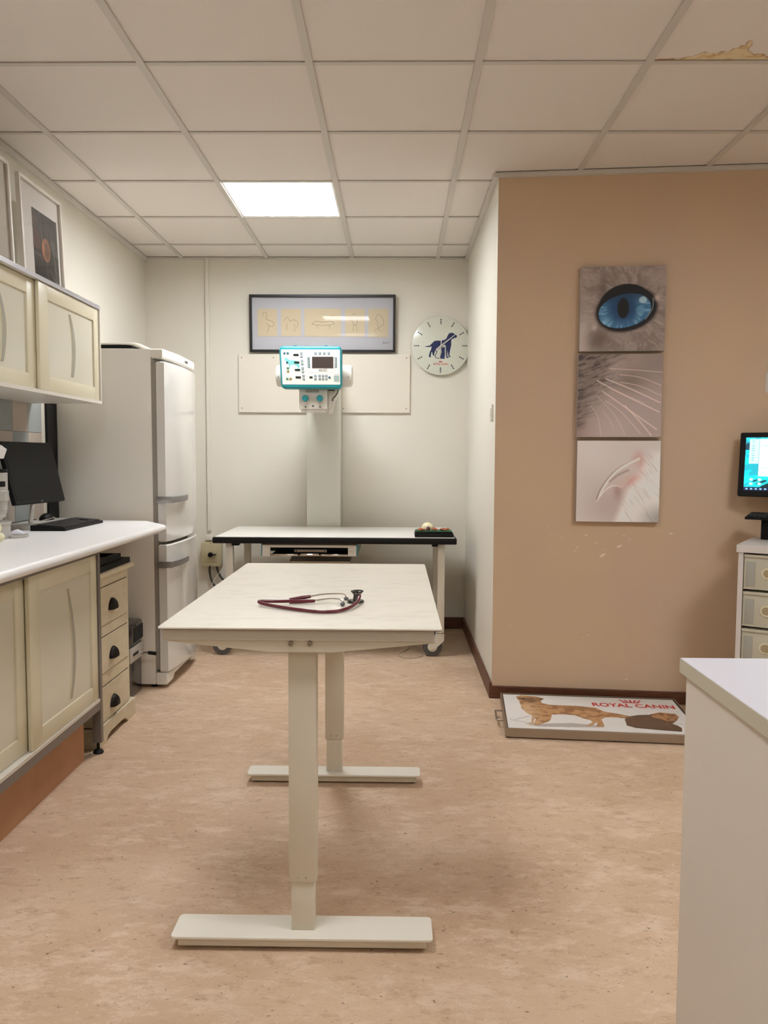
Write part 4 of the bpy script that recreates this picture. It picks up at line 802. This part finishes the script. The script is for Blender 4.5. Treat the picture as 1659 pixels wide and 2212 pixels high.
# ---------------------------------------------------------------- canvas prints on the tan wall
def eye_fn(U, V):
    X, Y = U-.545, V-.5; ang = np.arctan2(Y, X); rad = np.hypot(X, Y*1.25)
    wob = fbm(U*6, V*6, 41)*2.2; n1 = fbm(ang*6+3+wob, rad*7+2, 11, 5); n2 = fbm(ang*24+5+wob*3, rad*12, 17, 4)
    base = np.tile(np.array([150., 135, 128]), (len(U), 1)); n3 = fbm((U+V*.4)*10, (V-U*.4)*70, 91, 3); base = mixc(base, [112, 98, 90], sst(.36, .66, n1)*.6); base = mixc(base, [182, 168, 160], sst(.5, .74, n2)*.4); base = mixc(base, [120, 106, 98], sst(.45, .65, n3)*.3)
    base = mixc(base, [196, 184, 178], sst(.42, 0, U)*sst(.25, .8, V)*.7); base = mixc(base, [88, 72, 62], np.exp(-(((U-.22)/.13)**2+((V-.86)/.16)**2))*.75)
    base = mixc(base, [72, 60, 54], np.exp(-(((U-.27)/.05)**2+((V-.22)/.16)**2))*.5); base = mixc(base, [160, 138, 132], sst(.75, 1, U)*sst(.4, 0, V)*.6)
    a = math.radians(-13); R_ = lambda x, y: (x*math.cos(a)+y*math.sin(a), -x*math.sin(a)+y*math.cos(a))
    x, y = R_(X+.0, Y-.01); o_ = (np.abs(x)/.35)**2.1+(np.abs(y)/.245)**2.0; base = mixc(base, [48, 36, 32], sst(1.35, .95, o_)*.8); base = mixc(base, [8, 8, 12], sst(1.10, .96, o_)); x2, y2 = R_(X+.02, Y+.05); base = mixc(base, [10, 9, 12], sst(1.1, .95, (np.abs(x2)/.30)**2+(np.abs(y2)/.235)**2))
    x, y = R_(U-.525, V-.525); e = (np.abs(x)/.315)**2.1+(np.abs(y)/.198)**2.1
    ir = np.tile(np.array([58., 106, 146]), (len(U), 1)); t = np.arctan2(V-.49, U-.505); rr = np.hypot(U-.505, V-.49)
    nn = fbm(t*12+9, rr*14, 23, 4); ir = mixc(ir, [122, 166, 194], sst(.42, .7, nn)*sst(.1, .25, rr)*.85); ir = mixc(ir, [20, 52, 92], sst(.25, .08, rr)*.85); ir = mixc(ir, [22, 48, 76], sst(.47, .33, V+.12*(U-.5))*.8)
    ir = mixc(ir, [150, 196, 220], np.exp(-(((U-.30)/.06)**2+((V-.66)/.07)**2))*.5)
    base = mixc(base, ir, sst(1.04, .93, e))
    p = ((U-.507)/.066)**2+((V-.495)/.118)**2; base = mixc(base, [6, 6, 8], sst(1.25, .8, p))
    h = ((U-.735)/.05)**2+((V-.40)/.045)**2; base = mixc(base, [168, 196, 206], sst(1.3, .4, h+fbm(U*30, V*30, 6)*.8-.4)*.9)
    h = ((U-.71)/.06)**2+((V-.52)/.06)**2; base = mixc(base, [120, 168, 196], sst(1.3, .2, h)*.5)
    d, T = polydist(U, V, curve([(.855, .38), (.85, .5), (.77, .63)])); base = mixc(base, [170, 180, 184], np.exp(-(d/.006)**2)*.7)
    base = mixc(base, [196, 184, 178], np.exp(-(((U-.17)/.035)**2+((V-.72)/.04)**2))*.8); base = mixc(base, [200, 180, 168], np.exp(-(((U-.9)/.035)**2+((V-.38)/.04)**2))*.8)
    return base
def whisk_fn(U, V):
    c = np.tile(np.array([172., 154, 148]), (len(U), 1)); c = mixc(c, [138, 122, 114], sst(.4, .9, U)*sst(.55, .1, V)*.8); c = mixc(c, [150, 122, 116], sst(.3, 0, U)*sst(.6, .9, V)*.5)
    c = mixc(c, [108, 92, 80], np.exp(-(((U-.62)/.18)**2+((V-.32)/.14)**2))*.6); c = mixc(c, [196, 178, 172], np.exp(-(((U-.45)/.3)**2+((V-.9)/.2)**2))*.5)
    fur = sst(.75, .25, U+V*.62+(fbm(U*6, V*6, 8)-.5)*.3); n = fbm((U*.94-V*.34)*9, (U*.34+V*.94)*46, 31, 4); fc = np.tile(np.array([120., 106, 98]), (len(U), 1)); fc = mixc(fc, [58, 48, 45], sst(.36, .68, n)*.9); fc = mixc(fc, [176, 162, 152], sst(.45, .8, fbm((U*.94-V*.34)*12+4, (U*.34+V*.94)*62, 37, 3))*.6)
    c = mixc(c, fc, fur*.92)
    L_ = [[(345,893),(560,907),(775,925)],[(430,943),(600,965),(770,1030)],[(320,975),(520,1055),(765,1165)],[(250,990),(430,1085),(760,1240)],[(440,1003),(600,1035),(768,1108)],[(295,1075),(480,1200),(745,1380)],[(320,1150),(450,1240),(615,1415)],[(480,1190),(600,1310),(700,1425)],[(240,1100),(400,1270),(490,1430)],[(200,1190),(260,1280),(290,1430)],[(300,1235),(350,1290),(390,1370)],[(400,1070),(520,1120),(640,1170)]]
    for i, p in enumerate(L_):
        d, T = polydist(U, V, curve([((x-90)/690, (y-780)/660) for x, y in p])); w_ = .0035+.0035*(i in (2, 3, 5, 7)); c = mixc(c, [224, 206, 198], np.exp(-(d/w_)**2)*(.9 if i < 8 else .6))
    return c
def claw_fn(U, V):
    c = np.tile(np.array([208., 198, 193]), (len(U), 1)); c = mixc(c, [178, 160, 152], np.exp(-(((U-.4)/.3)**2+((V-.8)/.28)**2))*.7); c = mixc(c, [222, 214, 210], sst(.5, .1, V)*sst(.6, .1, U)*.6)
    lobe = sst(.06, -.06, (.47+.35*(1-V)*1.05)-U+.0*(V))*sst(.35, .6, V+U*.35); n = fbm((U-V)*8, (U+V)*30, 51, 4)
    c = mixc(c, [230, 225, 221], lobe*.95); hair = fbm((U*.6+V*.8)*6, (U*.8-V*.6)*60, 57, 3); c = mixc(c, [168, 158, 154], lobe*sst(.5, .7, hair)*.35);  c = mixc(c, [150, 146, 142], np.exp(-(((U-1.)/.2)**2+((V-.97)/.16)**2))*.8)
    c = mixc(c, [150, 110, 100], np.exp(-(((U-.5)/.05)**2+((V-.62)/.1)**2))*.55); c = mixc(c, [200, 140, 126], np.exp(-(((U-.64+ (V-.48)*.7)/.10)**2+((V-.48)/.085)**2))*.7); c = mixc(c, [190, 132, 122], np.exp(-(((U-.74)/.07)**2+((V-.25)/.11)**2))*.65)
    out = curve([(.24, .755), (.28, .62), (.37, .47), (.48, .35), (.62, .26), (.76, .19)]); inn = curve([(.24, .755), (.33, .63), (.42, .56), (.5, .555), (.55, .575), (.62, .5), (.74, .38)])
    m = inpoly(U, V, out+inn[::-1]).astype(float); c = mixc(c, [206, 192, 182], m*.65)
    d, T = polydist(U, V, out); c = mixc(c, [122, 96, 86], np.exp(-(d/.007)**2)*sst(1, .1, T)*.75); c = mixc(c, [248, 244, 240], np.exp(-((d-.022)/.010)**2)*m*.9)
    d, T = polydist(U, V, inn); c = mixc(c, [236, 230, 224], np.exp(-(d/.008)**2)*sst(.75, .4, T)*.8); d, T = polydist(U, V, curve([(.40, .50), (.5, .42), (.62, .36)])); c = mixc(c, [128, 100, 92], np.exp(-(d/.014)**2)*.45)
    return c
for (a, bb, zt_, zb_, fn, lab, sk) in ((.400, .806, 2.160, 1.752, eye_fn, 'canvas print of a blue cat eye, top one on the tan wall', .004), (.396, .802, 1.740, 1.334, whisk_fn, 'canvas print of cat whiskers, middle one on the tan wall', .002), (.400, .803, 1.319, .916, claw_fn, 'canvas print of a white cat claw, bottom one on the tan wall', 0)):
    o = OB + DB*a + Vector((0, 0, zb_)); t = thing('canvas_print', o, lab, 'canvas', 'cat canvas prints')
    wd = bb-a; ht = zt_-zb_
    B().prism([o+NB*.002, o+DB*wd+NB*.002, o+DB*wd+NB*.002+Vector((0, 0, ht)), o+NB*.002+Vector((0, 0, ht))], NB*.036, bev=.003).build('canvas_body', M('canvas_side', (176, 164, 156), .7), t, smooth=False)
    paint('print', o+NB*.0385+Vector((0, 0, ht-.002))+DB*.002, DB*(wd-.004), Vector((0, 0, -(ht-.004))), 230, 230, (lambda U, V, fn=fn: np.asarray(fn(U, V))*1.13+3), m_print, t)
for z0, z1, lab in ((1.552, 1.648, 'white card on the tan wall above the lit monitor, lower one'), (1.655, 1.755, 'white card on the tan wall above the lit monitor, upper one')):
    o = OB + DB*(1.292 if z0 < 1.6 else 1.300) + Vector((0, 0, z0)); B().prism([o+NB*.0005, o+DB*.14+NB*.0005, o+DB*.14+NB*.0005+Vector((0, 0, z1-z0)), o+NB*.0005+Vector((0, 0, z1-z0))], NB*.003).build('wall_card', M('white_card', (214, 206, 198), .6), label=lab, cat='card', smooth=False)

# ---------------------------------------------------------------- floor scale
SO = Vector((.487, 3.40, 0)); SD, SN = Vector((.9962, -.087, 0)), Vector((.087, .9962, 0))
fs = thing('floor_scale', SO, 'low steel animal scale with printed dog mat on the floor by the tan wall', 'scale')
SP = lambda u, v, z: SO + SD*u + SN*v + Vector((0, 0, z))
LS, WS = .855, .525
b = B()
for a, c, d, e in ((0, LS, 0, .008), (0, LS, WS-.008, WS), (0, .008, .008, WS-.008), (LS-.008, LS, .008, WS-.008)): b.prism([SP(a, d, .006), SP(c, d, .006), SP(c, e, .006), SP(a, e, .006)], (0, 0, .0395), bev=.001)
b.prism([SP(.008, .008, .006), SP(LS-.008, .008, .006), SP(LS-.008, WS-.008, .006), SP(.008, WS-.008, .006)], (0, 0, .032))
b.build('steel_tray', m_steel, fs, smooth=False)
B().prism([SP(.012, .012, .0382), SP(LS-.012, .012, .0382), SP(LS-.012, WS-.012, .0382), SP(.012, WS-.012, .0382)], (0, 0, .004)).build('mat_edge', M('dark_mat_edge', (70, 66, 62), .6), fs, smooth=False)
DOG = [(.076,.477),(.105,.507),(.135,.499),(.18,.49),(.213,.457),(.195,.426),(.193,.391),(.23,.363),(.358,.363),(.442,.345),(.478,.288),(.535,.265),(.58,.239),(.562,.201),(.503,.208),(.463,.203),(.444,.175),(.441,.076),(.404,.068),(.41,.096),(.419,.139),(.383,.077),(.359,.08),(.396,.128),(.392,.156),(.355,.186),(.332,.218),(.283,.229),(.226,.219),(.213,.148),(.198,.113),(.168,.085),(.152,.061),(.127,.068),(.147,.149),(.14,.15),(.127,.075),(.089,.067),(.089,.072),(.12,.091),(.131,.191),(.109,.232),(.091,.294),(.088,.408)]
CAT = [(.548,.187),(.58,.234),(.623,.258),(.681,.269),(.733,.3),(.796,.285),(.801,.252),(.782,.198),(.751,.152),(.767,.129),(.779,.099),(.766,.047),(.685,.056),(.574,.075),(.542,.104)]
CGOLD = [(.681,.275),(.733,.31),(.8,.295),(.806,.252),(.782,.198),(.738,.184),(.712,.215),(.683,.229)]
def dog_fn(U, V):
    x = .014+U*(LS-.028); y = WS-.014-V*(WS-.028); c = np.tile(np.array([226., 222, 216]), (len(U), 1)); c = c-(fbm(x*8, y*8, 3)[:, None]-.5)*10
    sh = inpoly(x, y+.0, [(.10, .062), (.16, .085), (.30, .11), (.42, .09), (.44, .066), (.30, .052), (.15, .045)]); c = mixc(c, [168, 158, 150], sh*.8)
    for p in ([(.029, .127), (.07, .105), (.12, .091)], [(.052, .13), (.122, .186)], [(.727, .161), (.80, .15)]):
        d, _ = polydist(x, y, p); c = mixc(c, [130, 122, 116], np.exp(-(d/.0022)**2)*.8)
    n = fbm(x*40, y*52, 12, 4); m = inpoly(x, y+.004*(n-.5), DOG)
    dc = np.tile(np.array([188., 142, 98]), (len(U), 1)); dc = mixc(dc, [128, 84, 48], sst(.42, .66, n)*.8); dc = mixc(dc, [206, 168, 124], sst(.55, .75, fbm(x*40, y*30, 19))*.6)
    dc = mixc(dc, [120, 80, 50], sst(.3, .38, y)*sst(.2, .25, x)*.35); dc = mixc(dc, [226, 196, 158], sst(.20, .12, x)*sst(.42, .3, y)*.5)
    dc = mixc(dc, [96, 70, 50], np.exp(-(((x-.145)/.035)**2+((y-.43)/.04)**2))*.85); dc = mixc(dc, [40, 30, 26], np.exp(-(((x-.112)/.012)**2+((y-.445)/.014)**2))*.9); dc = mixc(dc, [100, 66, 44], np.exp(-(((x-.198)/.02)**2+((y-.455)/.03)**2))*.8)
    c = mixc(c, dc, m.astype(float))
    m = inpoly(x+.004*(n-.5), y, CAT); cc = np.tile(np.array([92., 66, 48]), (len(U), 1)); cc = mixc(cc, [128, 94, 66], sst(.5, .7, n)*.7); cc = mixc(cc, [70, 52, 42], sst(.15, .05, y)*.6); c = mixc(c, cc, m.astype(float))
    m = inpoly(x, y, CGOLD); cc = np.tile(np.array([178., 128, 82]), (len(U), 1)); cc = mixc(cc, [112, 72, 46], sst(.4, .65, fbm(x*60, y*60, 9))); c = mixc(c, cc, m.astype(float)*.95)
    return c
sm = paint('printed_mat', SP(.014, WS-.014, .0426), SD*(LS-.028), -SN*(WS-.028), 320, 200, dog_fn, m_gloss_print, fs)
text('ROYAL CANIN', SP(.436, .366, .0428), SD, SN, .385, .056, m_red, sm, 'lettering', .022)
b = B()
for i in range(5):
    x = .592+.0155*i; s = (i-2)*.006; b.prism([SP(x, .447, .0428), SP(x+.011, .447, .0428), SP(x+.011+s*1.6, .482, .0428), SP(x+.003+s*1.6, .482, .0428)], (0, 0, .0005))
b.prism([SP(.590, .436, .0428), SP(.666, .436, .0428), SP(.668, .444, .0428), SP(.588, .444, .0428)], (0, 0, .0005)); b.build('crown_emblem', m_red, sm, smooth=False)
b = B(); b.tube([SP(.0, .15, .030), SP(-.026, .15, .030), SP(-.032, .156, .030), SP(-.032, .284, .030), SP(-.026, .29, .030), SP(.0, .29, .030)], .0045, 10); b.build('carry_handle', m_steel, fs)
for u, v in ((.05, .05), (LS-.05, .05), (.05, WS-.05), (LS-.05, WS-.05)): B().cyl(SP(u, v, 0), SP(u, v, .0065), .018).build('foot', m_black, fs)

# ---------------------------------------------------------------- drawer tower, lit monitor, keyboard
A_ = math.radians(-33); DO = Vector((1.478, 3.42, 0))
dt = thing('drawer_tower', DO, 'white drawer unit with frosted plastic drawers by the tan wall', 'drawer unit', rotz=A_, local=True)
m_pl = M('frosted_drawer_plastic', (198, 192, 172), .35, coat=.2); W3, D3, H3 = .42, .40, .86
box('top_panel', (0, W3, 0, D3, H3-.032, H3), M('white_melamine', (216, 208, 202), .4), dt, bev=.001, smooth=False)
for x0 in (.008, W3-.028): box('side_panel', (x0, x0+.020, .006, D3-.004, 0, H3-.0325), MATS['white_melamine'], dt, smooth=False)
box('back_panel', (.0285, W3-.0285, D3-.012, D3-.006, .02, H3-.033), MATS['white_melamine'], dt, smooth=False)
for i in range(5):
    z1 = H3-.040-i*.162; z0 = z1-.150
    d = box('drawer', (.0305, W3-.0305, .014, D3-.014, z0, z1), m_pl, dt, bev=.003)
    b = B(); b.box(.0305, W3-.0305, .008, .0138, z1-.012, z1, bev=.001); b.box(.0305, W3-.0305, .010, .0138, z0, z0+.006); b.build('drawer_lip', m_pl, d)
    box('label_holder', (.04, .075, .0115, .0138, z0+.012, z1-.032), M('grey_plastic_window', (170, 168, 158), .3), d, bev=.001)
    hx0 = .1
    b = B(); b.prism([(x, .0138, z) for x, z in rrect(hx0, hx0+.16, z0+.048, z0+.096, .023, 6)], (0, -.004, 0), bev=.001); b.build('grip_rim', M('cream_grip', (222, 212, 180), .4), d)
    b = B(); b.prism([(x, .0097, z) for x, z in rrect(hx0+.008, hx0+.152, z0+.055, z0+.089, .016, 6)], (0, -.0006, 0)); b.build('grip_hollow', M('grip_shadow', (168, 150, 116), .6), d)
t = thing('black_box', DO + Vector((0, 0, H3+.0005)), 'black box holding up the keyboard on the drawer unit', 'box', rotz=A_, local=True)
box('box_body', (.05, .37, .30, .395, 0, .087), m_black, t, bev=.003)
box('box_lid', (.048, .372, .298, .397, .0872, .093), m_black, t, bev=.001)
k2 = thing('keyboard', DO + Vector((0, 0, H3+.0945)), 'black keyboard resting on the black box below the lit monitor', 'keyboard', rotz=A_, local=True)
keyboard(k2, (-.012, .245, 0), (1, 0, 0), (0, 1, 0), .43, .15, m_key)
t = thing('monitor', DO + Vector((0, 0, H3+.094)), 'black monitor with bright cyan desktop at the right edge', 'monitor', rotz=A_, local=True)
tm = math.radians(7); um = Vector((0, math.sin(tm), math.cos(tm))); nm = Vector((0, -math.cos(tm), math.sin(tm))); om = Vector((-.072, .392, 1.054-H3-.094))
MP = lambda x, z, d: om + Vector((x, 0, 0)) + um*z + nm*d
WM, HM = .50, .305
b = B(); b.prism([MP(x, z, 0) for x, z in rrect(0, WM, 0, HM, .008, 3)], -nm*.022, bev=.003); b.build('casing', m_black, t)
def scr_fn(U, V):
    c = np.tile(np.array([20., 170, 190]), (len(U), 1)); n = fbm(U*9, V*9, 61); c = mixc(c, [0, 215, 225], sst(.4, .6, n)); c = mixc(c, [10, 60, 80], sst(.56, .7, fbm(U*7+V*5, V*8-U*6, 71)))
    g = np.abs((U-.38)*.9+(V-.9)); c = mixc(c, [40, 225, 225], ((V > .72) & (V < .93) & (g % .09 < .045)).astype(float)*.8)
    hill = inpoly(U, V, [(.15, .93), (.26, .86), (.35, .80), (.42, .84), (.5, .81), (.65, .86), (.9, .92)]); c = mixc(c, [10, 40, 34], hill*1.)
    c = mixc(c, [190, 255, 252], ((U > .04) & (U < .145) & (V > .03) & (V < .49)).astype(float)); c = mixc(c, [205, 255, 250], ((U > .13) & (U < .93) & (V > .025) & (V < .73)).astype(float))
    c = mixc(c, [60, 190, 205], ((V < .035) & (U > .02)).astype(float)*.6); c = mixc(c, [30, 150, 160], ((U > .17) & (U < .9) & (np.abs(V-.15) < .006)).astype(float)*.8); c = mixc(c, [150, 225, 225], ((U > .14) & (U < .92) & ((np.abs(V-.45) < .003) | (np.abs(V-.58) < .003))).astype(float))
    c = mixc(c, [90, 130, 140], ((np.abs(U-.131) < .0025) & (V > .03) & (V < .73)).astype(float))
    for i in range(9): c = mixc(c, [60, 130, 150], ((np.abs(U-.075) < .015) & (np.abs(V-.07-.045*i) < .007)).astype(float)*.8)
    for x, y in ((.07, .79), (.15, .79), (.07, .87), (.15, .87)): c = mixc(c, [220, 250, 250], sst(1.2, .6, ((U-x)/.018)**2+((V-y)/.024)**2))
    bar = V > .935; c = mixc(c, [14, 28, 60], bar.astype(float))
    for i in range(7): c = mixc(c, [150, 200, 245], sst(1.2, .5, ((U-.03-.045*i)/.014)**2+((V-.967)/.018)**2)*.9)
    return c
paint('screen', MP(.026, HM-.024, .0004), Vector((WM-.052, 0, 0)), -um*(HM-.052), 220, 140, scr_fn, paint_mat('lit_screen', .3, .82), t)
b = B(); b.prism([MP(.20, .05, -.023), MP(.30, .05, -.023), MP(.30, .15, -.023), MP(.20, .15, -.023)], -nm*.012); b.build('rear_mount', m_black, t, smooth=False)
b = B(); b.box(.155, .20, .405, .412, -.094+.0008, .12); b.build('stand_neck', m_grey, t, smooth=False)
b = B(); b.tube([(.085, .40, .105), (.083, .392, .06), (.085, .385, .024)], .004, 8, 4); b.build('cable', M('light_grey_cable', (170, 160, 150), .5), t)

# ---------------------------------------------------------------- counter in the right foreground
ct = thing('reception_counter', (.95, .85, 0), 'white counter with thick top in the right foreground', 'counter')
box('countertop', (.533, 1.45, .1, 1.458, .832, .860), M('lilac_grey_laminate', (206, 202, 206), .4), ct, bev=.0012, smooth=False)
box('edge_layer', (.5322, .5329, .1, 1.4575, .833, .859), M('counter_edge_shade', (196, 188, 168), .5), ct, smooth=False)  # shading of the countertop's side put into a darker strip
b = B(); b.box(.541, .559, .12, 1.445, 0, .8318); b.build('side_panel', M('counter_panel', (222, 212, 200), .45), ct, smooth=False)
b = B(); b.box(.5592, 1.43, 1.42, 1.44, 0, .8318); b.build('end_panel', MATS['counter_panel'], ct, smooth=False)
